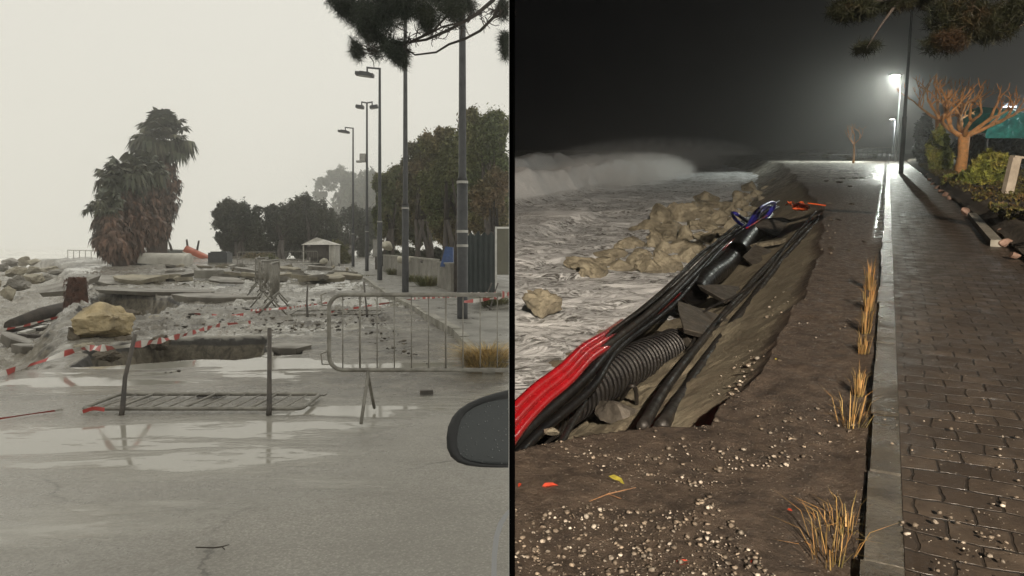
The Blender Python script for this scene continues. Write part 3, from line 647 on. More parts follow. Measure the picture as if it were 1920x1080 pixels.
m_blue = pm("blue tarpaulin", (.03, .075, .21), (.02, .045, .13), 4, .5, bst=.6, bs=5, bd=.1); m_cream = pm("cream sack", (.6, .57, .47), (.4, .37, .3), 4, .8, bst=.5, bs=6, bd=.05)
c = DY(838, 500, 23.4); b = MB(); k = 23.4 / F
b.add([(c.x - 13 * k, c.y, c.z), (c.x + 12 * k, c.y - .1, c.z), (c.x + 12 * k, c.y + .7, c.z), (c.x - 13 * k, c.y + .7, c.z), (c.x - 4 * k, c.y + .2, c.z + 38 * k), (c.x + 10 * k, c.y + .2, c.z + 36 * k), (c.x + 10 * k, c.y + .5, c.z + 36 * k), (c.x - 4 * k, c.y + .5, c.z + 38 * k)], [(0, 1, 5, 4), (1, 2, 6, 5), (2, 3, 7, 6), (3, 0, 4, 7), (4, 5, 6, 7), (3, 2, 1, 0)])
tag(b.build("tarpaulin", m_blue, loc=c), "blue tarpaulin heaped on the near end of the low wall", "tarpaulin")
for i, (px, py, Yq, w_, h_, l_) in enumerate(((750, 487, 31, 12, 14, "white sack standing left of the second lamp pole, on the wall"), (770, 486, 31, 18, 12, "cream sack right of the second lamp pole, on the wall"), (797, 490, 28, 20, 7, "low dark bundle on the wall between sacks and tarpaulin"), (725, 462, 40, 22, 20, "pinkish mound behind the low wall by the third lamp"))):
    c = DY(px, py, Yq); k = Yq / F; b = MB(); b.rock(c, (w_ * k / 2, w_ * k / 2, h_ * k / 2), 400 + i, 3, rough=.2, cuts=3); tag(b.build("sack", m_cream if i != 2 else m_rust, loc=c, smooth=True), l_, "sack")
c = DP(706, 505, .12); k = c.y / F; t = root(TD, "utility_cabinet", "grey utility cabinet on a post beside the third lamp", "cabinet", c); b = MB(); b.box(c + Vector((0, 0, 40 * k)), (12 * k, .4, 34 * k)); b.build("box", m_galv, t); b = MB(); b.box(c + Vector((0, 0, 12 * k)), (5 * k, .1, 26 * k)); b.build("post", m_rust, t); b = MB(); b.box(c + Vector((0, -.21, 40 * k)), (10 * k, .02, 30 * k)); b.build("door", m_band, t)
m_net = pm("dark green net", (.022, .032, .032), (.035, .045, .045), 2, .8, bst=.8, bs=60, bd=.02)
a, c = DY(868, 545, 21.5), DY(928, 548, 20.2); t = root(TD, "fence", "dark blue green netted fence panel right of the nearest lamp pole", "fence", (a.x, a.y, .1)); b = MB()
N_ = 30; 
for i in range(N_):
    p0 = a.lerp(c, i / N_); p1 = a.lerp(c, (i + 1) / N_); w0, w1 = .04 * math.sin(i * 1.3), .04 * math.sin((i + 1) * 1.3); b.add([(p0.x, p0.y + w0, .1), (p1.x, p1.y + w1, .1), (p1.x, p1.y + w1, 1.82 + .05 * math.sin(i + 1)), (p0.x, p0.y + w0, 1.82 + .05 * math.sin(i))], [(0, 1, 2, 3)])
b.build("net_panel", m_net, t)
for q in (0, .5, 1): p0 = a.lerp(c, q); b = MB(); b.tube([(p0.x, p0.y + .06, .0), (p0.x, p0.y + .06, 1.9)], .03, 8); b.build("post", m_pole, t)
a, c = DY(930, 548, 19.6), DY(957.5, 550, 19.6); zt = DY(930, 427, 19.6).z; t = root(TD, "notice_board", "blank olive board in a white metal frame at the edge of the day road", "board", (a.x, a.y, .1)); b = MB(); b.box(((a.x + c.x) / 2, a.y, (zt + .7) / 2), (c.x - a.x, .03, zt - .75)); b.build("panel", pm("olive board", (.13, .125, .09), (.10, .095, .07), 2, .7), t)
for xx in (a.x,): b = MB(); b.box((xx, a.y, zt / 2 + .03), (.05, .06, zt + .0)); b.build("frame", m_wrail, t)
b = MB(); b.box(((a.x + c.x) / 2 + .025, a.y, zt), (c.x - a.x - .0, .062, .05)); b.build("frame", m_wrail, t)
c = DP(857, 548, .1); b = MB(); b.tube([c, c + Vector((-.02, 0, 1.1)), c + Vector((.05, 0, 2.3))], [.10, .08, .07], 8); tag(b.build("tree_stump", m_bark, loc=c, smooth=True), "dark bare trunk just left of the nearest lamp pole", "tree trunk")

# ---- kiosk
c = DP(598, 501); k = c.y / F; t = root(TD, "kiosk", "small white kiosk with a torn awning roof and open front, against the trees", "kiosk", c); m_wht = pm("kiosk white", (.62, .6, .55), (.42, .4, .36), 1.5, .6)
W_ = 60 * k; H_ = 42 * k
for xx in (-W_ / 2 + .04, W_ / 2 - .35, W_ / 2 - .04):
    for yy in (0, 1.6): b = MB(); b.box(c + Vector((xx, yy, H_ / 2)), (.08, .08, H_)); b.build("post", m_wht, t)
b = MB(); r0 = c + Vector((-W_ / 2 - .1, -.15, H_)); b.add([r0, r0 + Vector((W_ + .2, 0, 0)), r0 + Vector((W_ + .2, 1.9, 0)), r0 + Vector((0, 1.9, 0)), r0 + Vector((W_ * .42, .6, 14 * k)), r0 + Vector((W_ * .62, .8, 10 * k))], [(0, 1, 5, 4), (1, 2, 5), (2, 3, 4, 5), (3, 0, 4), (3, 2, 1, 0)]); b.build("roof", m_wht, t)
b = MB(); b.box(c + Vector((0, 1.62, H_ * .5)), (W_, .05, H_)); b.build("back_panel", m_rust, t)
b = MB(); b.box(c + Vector((-.1, .5, H_ * .68)), (W_ * .78, .04, H_ * .5)); b.build("opening_shade", m_rust, t); b = MB(); b.box(c + Vector((W_ * .41, .8, H_ * .5)), (W_ * .16, 1.5, H_ * .96)); b.build("side_panel", m_wht, t)  # dark sheet in the open front paints the shade inside
b = MB(); b.box(c + Vector((-.3, .1, 7 * k)), (W_ * .62, .5, 1.6 * k)); b.box(c + Vector((-W_ * .33, .1, 3.5 * k)), (.3, .4, 7 * k)); b.box(c + Vector((W_ * .30, .1, 6 * k)), (.4, .4, 12 * k)); b.build("counter", m_wht, t)
b = MB(); b.rock(c + Vector((.35, -.1, 11 * k)), (.3, .3, .25), 41, cuts=2); b.build("sack", m_cream, t)
# ---- boats and wreckage beside the palms
m_hull = pm("white hull", (.6, .58, .52), (.42, .4, .35), 1, .45); m_orng = pm("orange hull", (.48, .10, .035), (.3, .07, .03), 1.5, .5); m_grnb = pm("dark hull", (.09, .095, .08), (.05, .055, .045), 2, .6); m_tank = pm("grey tank", (.06, .065, .07), (.03, .035, .04), 3, .4)
def hull(c, L_, W_, H_, rz, tilt, mat, label, name="boat"):
    t = root(TD, name, label, "boat", c, "boats thrown up beside the palms"); b = MB(); n_, m_ = 17, 9; M = Matrix.Rotation(rz, 3, 'Z') @ Matrix.Rotation(tilt, 3, 'Y'); V = []
    for i in range(n_):
        u = i / (n_ - 1); wd = math.sin(math.pi * min(1, (1 - u) * .92 + .12) * .5) ** .6 * W_ / 2 * (1 if u < .9 else 1 - (u - .9) * 8)
        for j in range(m_):
            a = math.pi * j / (m_ - 1); V.append(Vector(c) + M @ Vector(((u - .5) * L_, math.cos(a) * max(wd, .02), math.sin(a) ** .7 * H_ * (1 - .25 * u))))
    b.add(V, [(i * m_ + j, i * m_ + j + 1, (i + 1) * m_ + j + 1, (i + 1) * m_ + j) for i in range(n_ - 1) for j in range(m_ - 1)] + [tuple(range(m_))[::-1], tuple((n_ - 1) * m_ + j for j in range(m_))])
    b.build("hull", mat, t, smooth=True); q = MB(); q.tube([V[i * m_] for i in range(n_)], .05, 6); q.tube([V[i * m_ + m_ - 1] for i in range(n_)], .05, 6); q.build("gunwale", m_hull if mat is not m_hull else m_grnb, t); return t
hull(DP(303, 497, .15), 3.7, 1.5, .95, R(180), R(-4), m_hull, "upturned white boat behind the palm trunks")
hull(DY(326, 478, 70), 3.4, 1.4, .6, R(0), R(0), m_grnb, "dark hull lying behind the white boat")
hull(DY(384, 488, 60), 3.4, 1.1, .55, R(8), R(24), m_orng, "orange boat leaning on its side with its bow down")
for i, (p0, p1, l_) in enumerate((((352, 478), (350, 449), "upright broken post behind the orange boat"), ((364, 492), (373, 451), "leaning broken plank against the orange boat"), ((322, 470), (315, 450), "thin broken stick above the dark hull"))):
    b = MB(); a = DY(*p0, 60); b.tube([a, a.lerp(DY(*p1, 60), .5) + Vector((.03, 0, 0)), DY(*p1, 60)], [.1, .09, .07 if i < 2 else .03], 6); tag(b.build("post", m_bark, loc=a), l_, "post", "broken posts among the boats")
c = DP(413, 498, .05); t = root(TD, "tank", "dark grey square tank standing beside the orange boat", "tank", c); b = MB(); b.box(c + Vector((0, 0, .55)), (1.35, 1.0, .75)); b.box(c + Vector((0, 0, .95)), (1.1, .8, .12)); b.build("body", m_tank, t); b = MB(); b.box(c + Vector((0, 0, .12)), (1.4, 1.05, .2)); b.build("base", m_galv, t)
# ---- rubble
m_rockd = pm("day rock", (.40, .36, .27), (.22, .195, .15), .9, .6, .8, .8, 5, .08); m_slabd = pm("wet slab", (.30, .28, .245), (.14, .128, .11), 1.2, .35, .7, .5, 12, .03); m_yrock = pm("yellow limestone", (.62, .50, .30), (.27, .22, .14), 2.6, .6, .85, 1.0, 4, .12, dist=.5)
nrock_day = lambda px, py, Yq, w_, h_, seed, label, grp, mat, dz=0: None
def drock(px, py, w_, h_, seed, label, grp, mat, z=0, name="boulder"):
    c = DP(px, py, z); k = c.y / F; b = MB(); b.rock(c + Vector((0, 0, h_ * k * .35)), (w_ * k / 2, w_ * k * .4, h_ * k / 2), seed, 4 if w_ > 40 else 3, rz=seed, rough=.22); return tag(b.build(name, mat, loc=c), label, "boulder" if name == "boulder" else "stone", grp)
rg = random.Random(77)
bw = [(20, 500, 34, 26), (45, 497, 30, 22), (66, 500, 36, 20), (92, 498, 40, 18), (122, 499, 34, 16), (150, 500, 36, 20), (178, 500, 40, 20), (200, 504, 30, 16), (28, 520, 44, 30), (62, 514, 40, 18), (90, 512, 44, 16), (32, 545, 60, 34), (58, 536, 50, 30), (80, 528, 44, 22), (18, 560, 40, 30), (108, 516, 40, 16), (136, 512, 50, 20), (4, 512, 30, 26), (-20, 505, 44, 34), (-30, 540, 60, 40), (170, 515, 44, 16), (205, 520, 40, 16)]
for i, (px, py, w_, h_) in enumerate(bw):
    drock(px, py, w_, h_, 500 + i, "grey and buff boulder of the breakwater heap left of the palms", "boulders of the day breakwater", m_rockd if rg.random() < .7 else m_slabd, -.35)
drock(190, 634, 122, 78, 603, "big yellow rounded boulder above the washed out hole", None, m_yrock, .0)
for i, (px, py, w_, h_, l_) in enumerate(((283, 612, 34, 30, "pale broken stone right of the big yellow boulder"), (232, 655, 50, 30, "brown earth clod below the big yellow boulder"), (262, 640, 40, 34, "dark earth lump right below the big yellow boulder"), (165, 668, 46, 34, "pale jagged stone under the left side of the yellow boulder"), (205, 676, 60, 26, "flat brown stone under the yellow boulder"), (300, 652, 44, 34, "grey lump embedded in the left end of the cut bank"), (138, 655, 34, 50, "slumped brown earth lump left of the yellow boulder"), (340, 600, 60, 18, "low mud mound behind the tape, middle of the road"), (240, 600, 60, 22, "mud mound behind the yellow boulder"))):
    drock(px, py, w_, h_, 610 + i, l_, "stones around the big yellow boulder", m_rockd if i in (0, 3) else pm("earth", (.17, .14, .10), (.07, .058, .045), 3, .8, bst=1, bs=6, bd=.1) if i == 1 else bpy.data.materials["earth"] if i > 1 else m_rockd, -.15, "stone")
slab(TD, DP(285, 547, .04), 4.2, 2.0, .12, R(0), R(1), R(0), "big pale road slab overhanging the farther hole", "broken road slabs", m_slabd, 3)
for i, (px, py, w_, d_, rx, ry, rz, l_) in enumerate(((300, 521, 3.2, 2.5, 3, -5, 10, "tilted slab just right of the palms, before the rubble"), (232, 530, 2.6, 2.4, 8, 6, 30, "slab tipped towards the beach below the palms"), (120, 540, 2.0, 1.6, 14, -10, 20, "buff slab on the beach left of the rusty stump"), (395, 560, 2.2, 1.0, 5, 3, 0, "flat slab in the road behind the tape"), (540, 654, .58, .55, 0, 0, 0, "square dark block at the end of the washed out hole"), (30, 640, .7, .5, 10, 20, 30, "grey slab lying on the beach at the left edge"), (60, 655, .8, .5, 0, 8, 10, "flat grey slab on the beach, second from the left edge"))):
    slab(TD, DP(px, py, .08 if i < 4 else -.5 if i > 4 else .0), w_, d_, .18 if i != 4 else .1, R(rx), R(ry), R(rz), l_, "broken road slabs", m_slabd, 20 + i)
for i in range(70):
    py = rg.uniform(499, 527); px = rg.uniform(240, 655) if py > 505 else rg.uniform(330, 640); c = DP(px, py, .1 + .08); 
    if i % 3: slab(TD, c, rg.uniform(.5, 2.0), rg.uniform(.4, 1.2), rg.uniform(.08, .22), R(rg.uniform(-12, 12)), R(rg.uniform(-12, 12)), rg.uniform(0, 3), "broken grey slab in the band of rubble across the road before the trees", "slabs in the far rubble band", m_slabd if i % 2 else m_rockd, 700 + i)
    else: drock(px, py, rg.uniform(8, 16), rg.uniform(5, 10), 800 + i, "rough stone in the band of rubble across the road before the trees", "stones in the far rubble band", m_rockd, .1, "stone")
c = DP(392, 521, .1); b = MB(); k = c.y / F; b.box(c + Vector((0, 0, 7 * k)), (44 * k, .7, 15 * k), R(2)); tag(b.build("concrete_block", m_conc, loc=c), "rectangular concrete block in the rubble right of the palms", "block")
# stump, log, planks
m_rstump = pm("rusty palm fibre", (.14, .065, .045), (.07, .04, .03), 5, .95, bst=1, bs=10, bd=.1)
c = DP(143, 588, -.3); k = c.y / F; b = MB(); rgk = random.Random(3)
b.tube([c - Vector((0, 0, .2)), c + Vector((0, 0, .35)), c + Vector((.03, 0, 68 * k))], [25 * k, 20 * k, 15 * k], 16)
for j in range(260):
    a = rgk.uniform(0, 6.28); z = rgk.uniform(.05, 70 * k); p0 = c + Vector((math.cos(a) * 20 * k, math.sin(a) * 20 * k, z)); s_ = Vector((-math.sin(a), math.cos(a), 0)) * .02; o_ = Vector((math.cos(a) * .05, math.sin(a) * .05, rgk.uniform(-.2, .12))); b.add([p0 - s_, p0 + s_, p0 + o_], [(0, 1, 2)])
tag(b.build("palm_stump", m_rstump, loc=c), "rusty brown palm stump standing on the beach left of the broken slab", "tree stump")
a, c = DP(20, 612, -.45), DP(125, 580, -.3); b = MB(); b.tube([a, a.lerp(c, .5) + Vector((0, 0, .05)), c], [.16, .2, .22], 10); tag(b.build("palm_log", m_bark, loc=a, smooth=True), "dark fallen palm log on the beach, its end against the stump", "log")
for i, (p0, p1, w_, l_) in enumerate((((22, 618), (92, 608), .08, "dark plank on the beach, uppermost of the pile"), ((35, 622), (98, 614), .07, "dark plank on the beach under the uppermost one"), ((40, 628), (108, 602), .06, "pale plank on the beach with its end raised"), ((20, 608), (60, 604), .06, "short dark plank behind the pile"), ((36, 632), (80, 628), .07, "lowest grey plank of the pile on the beach"))):
    A, B = DP(*p0, -.5), DP(*p1, -.42); d = B - A; b = MB(); b.box((A + B) / 2, (d.length, .16, w_), math.atan2(d.y, d.x)); tag(b.build("plank", m_bark if i != 2 else m_wrail, loc=A), l_, "plank", "planks washed up on the beach")
# small debris on the road
rgn = np.random.RandomState(15); Vs = []; Fs = []; k = 0; V0, F0 = ico(1)
for i in range(2600):
    py = 505 + 200 * rgn.rand() ** .8; px = rgn.uniform(300, 900); p = DP(px, py)
    if min(sdist(np.array([p.x]), np.array([p.y]), q)[0] for q in (holeA, holeB, holeC, beach)) < .1 or px > 585 + (py - 460) * .95: continue
    if vnoise(np.array([p.x]), np.array([p.y]), .5, 71, 3)[0] < -.05: continue
    s_ = (.008 + .032 * rgn.rand() ** 4) * (1 + p.y * .02); Mx = Matrix.Rotation(rgn.rand() * 6, 3, 'Z'); Vs.append((V0 * (1 + .2 * rgn.normal(size=(len(V0), 1))) * np.array([1.3, rgn.uniform(.5, 1), rgn.uniform(.3, .6)]) * s_) @ np.array(Mx).T + np.array([p.x, p.y, s_ * .3 + .03])); Fs += [tuple(j + k for j in f) for f in F0]; k += len(V0)
tag(fastmesh("debris", np.concatenate(Vs), np.array(Fs), leafmat("debris", (.035, .03, .024), (.07, .06, .048), (.18, .16, .13), 2)), kind="stuff", label="small stones and bits strewn over the wet road")
# ---- red and white tape
m_tr = pm("tape red", (.50, .07, .06), (.36, .07, .06), 5, .5); m_tw2 = pm("tape white", (.72, .7, .66), (.6, .58, .54), 5, .4)
def tape(pts, w_, label, seed, seg=.28):
    P = spl([DP(a, b__, z) for a, b__, z in pts], 26); b = MB(); rgk = random.Random(seed); s_ = 0; tw = 0
    P = [Vector((min(p.x, -.012), p.y, p.z)) for p in P]
    for i in range(len(P) - 1):
        a, c = P[i], P[i + 1]; d = (c - a).normalized(); tw0 = math.sin(s_ * 3.1 + seed) * 1.1; s_ += (c - a).length; tw1 = math.sin(s_ * 3.1 + seed) * 1.1
        up = lambda q: (Vector((0, 0, 1)) * math.cos(q) + Vector((0, -1, 0)) * math.sin(q)) * w_ / 2
        b.add([a - up(tw0), c - up(tw1), c + up(tw1), a + up(tw0)], [(0, 1, 2, 3)], int(s_ / seg) % 2)
    return tag(b.build("barrier_tape", [m_tr, m_tw2], loc=P[0]), label, "tape", "red and white barrier tapes")
tape([(-30, 712, .05), (70, 680, .04), (150, 655, .25), (230, 650, .5), (330, 632, .3), (410, 610, .15), (470, 604, .1)], .075, "red and white tape running over the yellow boulder and the cut bank", 1)
tape([(-20, 622, -.3), (40, 612, -.3), (95, 598, -.25), (150, 588, -.2)], .06, "red and white tape on the beach above the planks", 2)
tape([(470, 582, .1), (530, 578, .35), (580, 572, .1), (625, 566, .05)], .05, "red tape crossing the feet of the end-on barriers", 3)
tape([(360, 588, .05), (430, 592, .05), (490, 584, .1)], .06, "red tape lying on the mud left of the end-on barriers", 8)
tape([(770, 560, .15), (840, 556, .5), (880, 552, .8), (925, 553, 1.0), (958, 551, 1.15)], .06, "upper tape strung from the nearest lamp pole to the right edge", 4)
tape([(870, 566, .7), (920, 560, .8), (958, 553, .95)], .055, "lower tape strung beside the upper one at the right edge", 5)
tape([(620, 585, .03), (700, 572, .03), (770, 562, .12)], .05, "tape lying across the pavement behind the upright barrier", 6)
tape([(-20, 788, .02), (60, 776, .02), (118, 768, .02)], .03, "short red tape scrap on the ground left of the tipped barrier", 7, .5)
tape([(155, 772, .06), (175, 766, .07), (196, 768, .06)], .035, "red tape knotted on the left end of the tipped barrier", 9, .6)
# ---- dry grass behind the upright barrier, twig
m_ygr = leafmat("yellow grass", (.50, .36, .15), (.40, .28, .12), (.33, .27, .13), 5)
tuft(TD, DP(912, 692), .42, .34, 1500, "yellow dry grass tuft behind the upright barrier at the kerb", 51, m_ygr, None, .004)
b = MB(); P = [DP(367, 1026, .01), DP(400, 1027, .012), DP(416, 1025, .012), DP(430, 1021, .02)]; b.tube(P, [.003, .004, .004, .002], 5); b.tube([P[2], DP(421, 1030, .01)], .003, 5); tag(b.build("twig", m_bark, loc=P[0]), "thin dark twig alone on the wet asphalt at the bottom", "twig")
b = MB(); a, c = DP(386, 741, .01), DP(402, 739, .02); b.box((a + c) / 2, (.25, .05, .03), .1); tag(b.build("wood_scrap", m_bark, loc=a), "short dark wood scrap behind the tipped barrier", "wood")
b = MB(); a = DP(800, 735, .02); b.box(a, (.13, .05, .04), .1); tag(b.build("brick_scrap", m_rust, loc=a), "dark brick scrap on the road right of the barrier leg", "scrap")
# ---- car with its door mirror
YM = 1.15
def mp(px, py, Y): q = DY(px, py, Y); return Vector((min(q.x, -.0055), q.y, q.z))
outl = [(959, 731), (945, 733), (925, 738), (900, 746), (878, 756), (860, 768), (848, 782), (840, 800), (837, 820), (838, 840), (845, 856), (858, 867), (876, 873), (900, 876), (930, 877), (959, 877)]
inn = [(959, 748), (945, 749), (928, 751), (908, 756), (889, 764), (874, 774), (865, 787), (860, 803), (857, 822), (858, 838), (863, 851), (873, 860), (888, 865), (905, 868), (930, 870), (959, 870)]
t = root(TD, "car", "black car door mirror beaded with rain and a strip of door at the right edge", "car", (-.03, YM, .1)); b = MB(); n_ = len(outl)
V = [mp(a, c_, YM) for a, c_ in outl] + [mp(a, c_, YM - .006) for a, c_ in [((o[0] * .5 + i_[0] * .5), (o[1] * .5 + i_[1] * .5)) for o, i_ in zip(outl, inn)]] + [mp(a, c_, YM + .004) for a, c_ in inn]
back = [mp(959 - (959 - a) * .8, 805 + (c_ - 805) * .8, YM + .07) for a, c_ in outl]; back2 = [mp(959 - (959 - a) * .4, 805 + (c_ - 805) * .45, YM + .1) for a, c_ in outl]; V = V + back + back2
Fc = []
for (r0, r1) in ((0, 1), (1, 2), (3, 0), (4, 3)): Fc += [(r0 * n_ + i, r0 * n_ + i + 1, r1 * n_ + i + 1, r1 * n_ + i) for i in range(n_ - 1)]
Fc.append(tuple(4 * n_ + i for i in range(n_))); b.add(V, Fc)
hs = b.build("mirror_housing", pm("mirror plastic", (.014, .015, .016), (.02, .021, .022), 8, .35, .5), t, smooth=True)
m, n, bb = newmat("mirror glass with painted reflection"); v = coord(n); dr = voro(n, v, 190); on = ramp(n, voro(n, v, 190, out='Color'), [(.55, 0), (.6, 1)])  # dark base colour stands in for reflected scenery, drops painted paler
dm = mth(n, 'MULTIPLY', ramp(n, dr, [(.12, 1), (.3, 0)]), on); n.links.new(mix(n, dm, (.05, .056, .058), (.16, .17, .17)), bb.inputs['Base Color']); bb.inputs['Roughness'].default_value = .25; n.links.new(bump(n, dm, .6, .002), bb.inputs['Normal'])
b = MB(); b.add([mp(a, c_, YM + .003) for a, c_ in inn], [tuple(range(len(inn)))[::-1]]); g_ = b.build("mirror_glass", m, hs)
b = MB(); prof = [(921, 1085, .95), (922, 1040, .98), (926, 1005, 1.0), (934, 980, 1.02), (946, 963, 1.04), (959, 955, 1.05)]
V = [];
for (a, c_, Y_) in prof: V += [mp(a, c_, Y_), mp(a + 10, c_ + 2, Y_ + .25)]
low = [mp(921, 1085, .95) - Vector((0, 0, .55)), mp(931, 1087, 1.2) - Vector((0, 0, .55))]; V = low + V
b.add(V, [(2 * i, 2 * i + 1, 2 * i + 3, 2 * i + 2) for i in range(len(prof))]); b.build("door", pm("car paint", (.09, .092, .095), (.06, .062, .065), 4, .45), t, smooth=True)

# ================================================================== NIGHT SHORE
def UV(u, v, z=0.0): return Vector((.4472 * u + .8944 * v, .8944 * u - .4472 * v, z))
nrow = axis([np.arange(1700, 1080, -20), np.arange(1080, 330, -2.2), np.arange(330, 279, -.8)])
def gy(py):                                            # own-frame distance of a row of the picture at z = 0
    zz = -(ct * 0 + stn) + (HY - py) / F * ct; yy = ct + (HY - py) / F * stn; return -NH / zz * yy
Yr = axis([np.linspace(-48, 1.3, 24), [gy(p) for p in nrow], [450]]); Yr = np.sort(Yr)
sr = axis([np.linspace(.003, .75, 420), np.linspace(.77, 2.4, 40)])
S_, Yg = np.meshgrid(sr, Yr); Xg = S_ * np.maximum(Yg, 3.2); Xg[:, 0] = .006
lip = [NP(*p) for p in ((965, 838), (1040, 822), (1130, 808), (1230, 795), (1335, 792), (1352, 760), (1385, 733), (1420, 690), (1480, 610), (1515, 540), (1542, 480), (1549, 430), (1545, 392), (1515, 350), (1488, 325), (1470, 305), (1380, 292), (1200, 284))]
lipP = [Vector((-40, lip[0].y + .1, 0))] + lip + [Vector((-40, 200, 0))]
dl0 = sdist(Xg, Yg, lipP); dl = dl0 + vnoise(Xg, Yg, 1.3, 31, 5) * .10 * sm(dl0, -.8, -.1) + vnoise(Xg, Yg, .25, 35, 3) * np.minimum(.03 * Yg, 1.5) * .3
slopew = .45 + 1.9 * sm(Yg, 4.25, 5.6)
Zn = -1.35 * np.clip(-dl / slopew, 0, 1) ** .85 - .5 * (1 - sm(dl, -6, -1.2))
V_ = .8944 * Xg - .4472 * Yg
Zn += vnoise(Xg, Yg, 3.0, 32, 5, .6) * .018 * (V_ < 0) + vnoise(Xg, Yg, 1.6, 33, 6, .6) * .12 * sm(-dl, .2, 1.2)
Zn += -.012 * sm(-V_, 0, .12) * (dl > 0) * sm(Yg, -50, -49)
Zn += .22 * sm(V_, 1.8, 2.2)
def night_ground():
    m, n, b = newmat("night ground"); v = coord(n)
    z = n.nodes.new("ShaderNodeVertexColor"); z.layer_name = "zone"; sp = n.nodes.new("ShaderNodeSeparateColor"); n.links.new(z.outputs[0], sp.inputs[0])
    sand, foam, wet = sp.outputs[0], sp.outputs[1], sp.outputs[2]
    c = mix(n, ramp(n, noise(n, v, 6, 9, .72), [(.35, 0), (.68, 1)]), (.035, .025, .019), (.14, .105, .078))
    gr = voro(n, v, 55, out='Color'); gd = voro(n, v, 55)
    gm = mth(n, 'MULTIPLY', ramp(n, gd, [(.18, 1), (.34, 0)]), ramp(n, gr, [(.62, 0), (.70, 1)]))
    gm = mth(n, 'MULTIPLY', gm, ramp(n, noise(n, v, 1.6, 4), [(.38, .1), (.6, 1)]))
    c = mix(n, gm, c, (.34, .30, .25))
    sandc = mix(n, ramp(n, noise(n, v, 2.2, 8, .65), [(.35, 0), (.65, 1)]), (.22, .195, .14), (.40, .36, .265))
    c = mix(n, sand, c, sandc)
    fo = ramp(n, noise(n, v, .8, 8, .65, 1.2), [(.42, 0), (.52, 1)])
    fm = mth(n, 'MULTIPLY', foam, fo); c = mix(n, fm, c, (.62, .60, .55))
    n.links.new(c, b.inputs['Base Color'])
    pud = mth(n, 'MULTIPLY', wet, ramp(n, noise(n, v, 3.5, 6, .6, .4), [(.45, 0), (.52, 1)]))
    rr = ramp(n, noise(n, v, 14, 6, .7), [(.35, .38), (.65, .85)]); n.links.new(mix(n, pud, rr, (.06, .06, .06)), b.inputs['Roughness'])
    h = mth(n, 'ADD', mth(n, 'MULTIPLY', noise(n, v, 24, 9, .78), 1.5), mth(n, 'MULTIPLY', gm, .5))
    h = mth(n, 'MULTIPLY', h, mth(n, 'SUBTRACT', 1.0, mth(n, 'MAXIMUM', mth(n, 'MULTIPLY', sand, .15), pud)))
    n.links.new(bump(n, h, .9, .022), b.inputs['Normal']); return m
ng = grid("ground", Xg, Yg, Zn, night_ground(), S=TN); tag(ng, kind="structure", label="gravelly mud road and washed out sand bank at night")
sandz = sm(-dl, .02, .25) * (.75 + .25 * vnoise(Xg, Yg, 2, 88, 3)); foamz = sm(Yg, 28, 50) * sm(-V_, .3, 3); wetz = sm(V_, -.22, -.12) * (V_ < 0) * sm(Yg, 12, 14) + sm(Yg, 25, 40) * .7
zones(ng, sandz.ravel(), foamz.ravel(), np.clip(wetz, 0, 1).ravel())
# paving
def pavers():
    m, n, b = newmat("pavers"); v = coord(n, rot=(0, 0, -math.atan2(-.4472, .8944)))
    v2 = n.nodes.new("ShaderNodeVectorMath"); v2.operation = 'ADD'; n.links.new(v, v2.inputs[0])
    wob = n.nodes.new("ShaderNodeVectorMath"); wob.operation = 'SCALE'; wob.inputs['Scale'].default_value = .07; n.links.new(noise(n, v, 5, 3, col=True), wob.inputs[0]); n.links.new(wob.outputs[0], v2.inputs[1]); vv = v2.outputs[0]
    bt = n.nodes.new("ShaderNodeTexBrick"); n.links.new(vv, bt.inputs['Vector']); bt.inputs['Scale'].default_value = 1
    bt.inputs['Brick Width'].default_value = .23; bt.inputs['Row Height'].default_value = .17; bt.inputs['Mortar Size'].default_value = .008; bt.inputs['Mortar Smooth'].default_value = .5
    bt.inputs['Color1'].default_value = (.05, .038, .03, 1); bt.inputs['Color2'].default_value = (.115, .09, .068, 1); bt.inputs['Mortar'].default_value = (.018, .015, .012, 1); bt.inputs['Bias'].default_value = .1
    c = mix(n, ramp(n, noise(n, v, 2.5, 7, .7), [(.36, .0), (.60, .9)]), bt.outputs[0], (.045, .035, .027))
    gd = voro(n, v, 38); gr = voro(n, v, 38, out='Color'); gm = mth(n, 'MULTIPLY', ramp(n, gd, [(.12, 1), (.22, 0)]), ramp(n, gr, [(.78, 0), (.82, 1)])); c = mix(n, gm, c, (.4, .35, .28))
    n.links.new(c, b.inputs['Base Color'])
    n.links.new(ramp(n, noise(n, v, 4, 6, .7), [(.35, .30), (.65, .62)]), b.inputs['Roughness'])
    h = mth(n, 'ADD', mth(n, 'MULTIPLY', mth(n, 'SUBTRACT', 1.0, bt.outputs['Fac']), 1.0), mth(n, 'MULTIPLY', noise(n, v, 30, 6, .7), .5))
    sepc = n.nodes.new("ShaderNodeSeparateColor"); n.links.new(bt.outputs[0], sepc.inputs[0])
    h = mth(n, 'ADD', h, mth(n, 'MULTIPLY', sepc.outputs[0], 5.0))
    n.links.new(bump(n, h, .8, .012), b.inputs['Normal']); return m
us = np.concatenate([np.linspace(-40, -1, 14), np.linspace(-.8, 30, 260), np.linspace(31, 170, 90)]); vs_ = np.linspace(.15, 1.78, 40)
Vv, Uu = np.meshgrid(vs_, us); Xp = .4472 * Uu + .8944 * Vv; Yp = .8944 * Uu - .4472 * Vv; ok = Xp > .01
Zp = .02 + vnoise(Xp, Yp, .8, 41, 3) * .018
tag(grid("pavement", np.maximum(Xp, .012), Yp, Zp, pavers(), S=TN), kind="structure", label="wet block paving beside the washed out road")
m_kst = pm("wet kerb strip", (.13, .12, .10), (.06, .055, .045), 3, .09, .3, .8, 18, .03)
kb = MB(); u = 1.2; rg = random.Random(3)
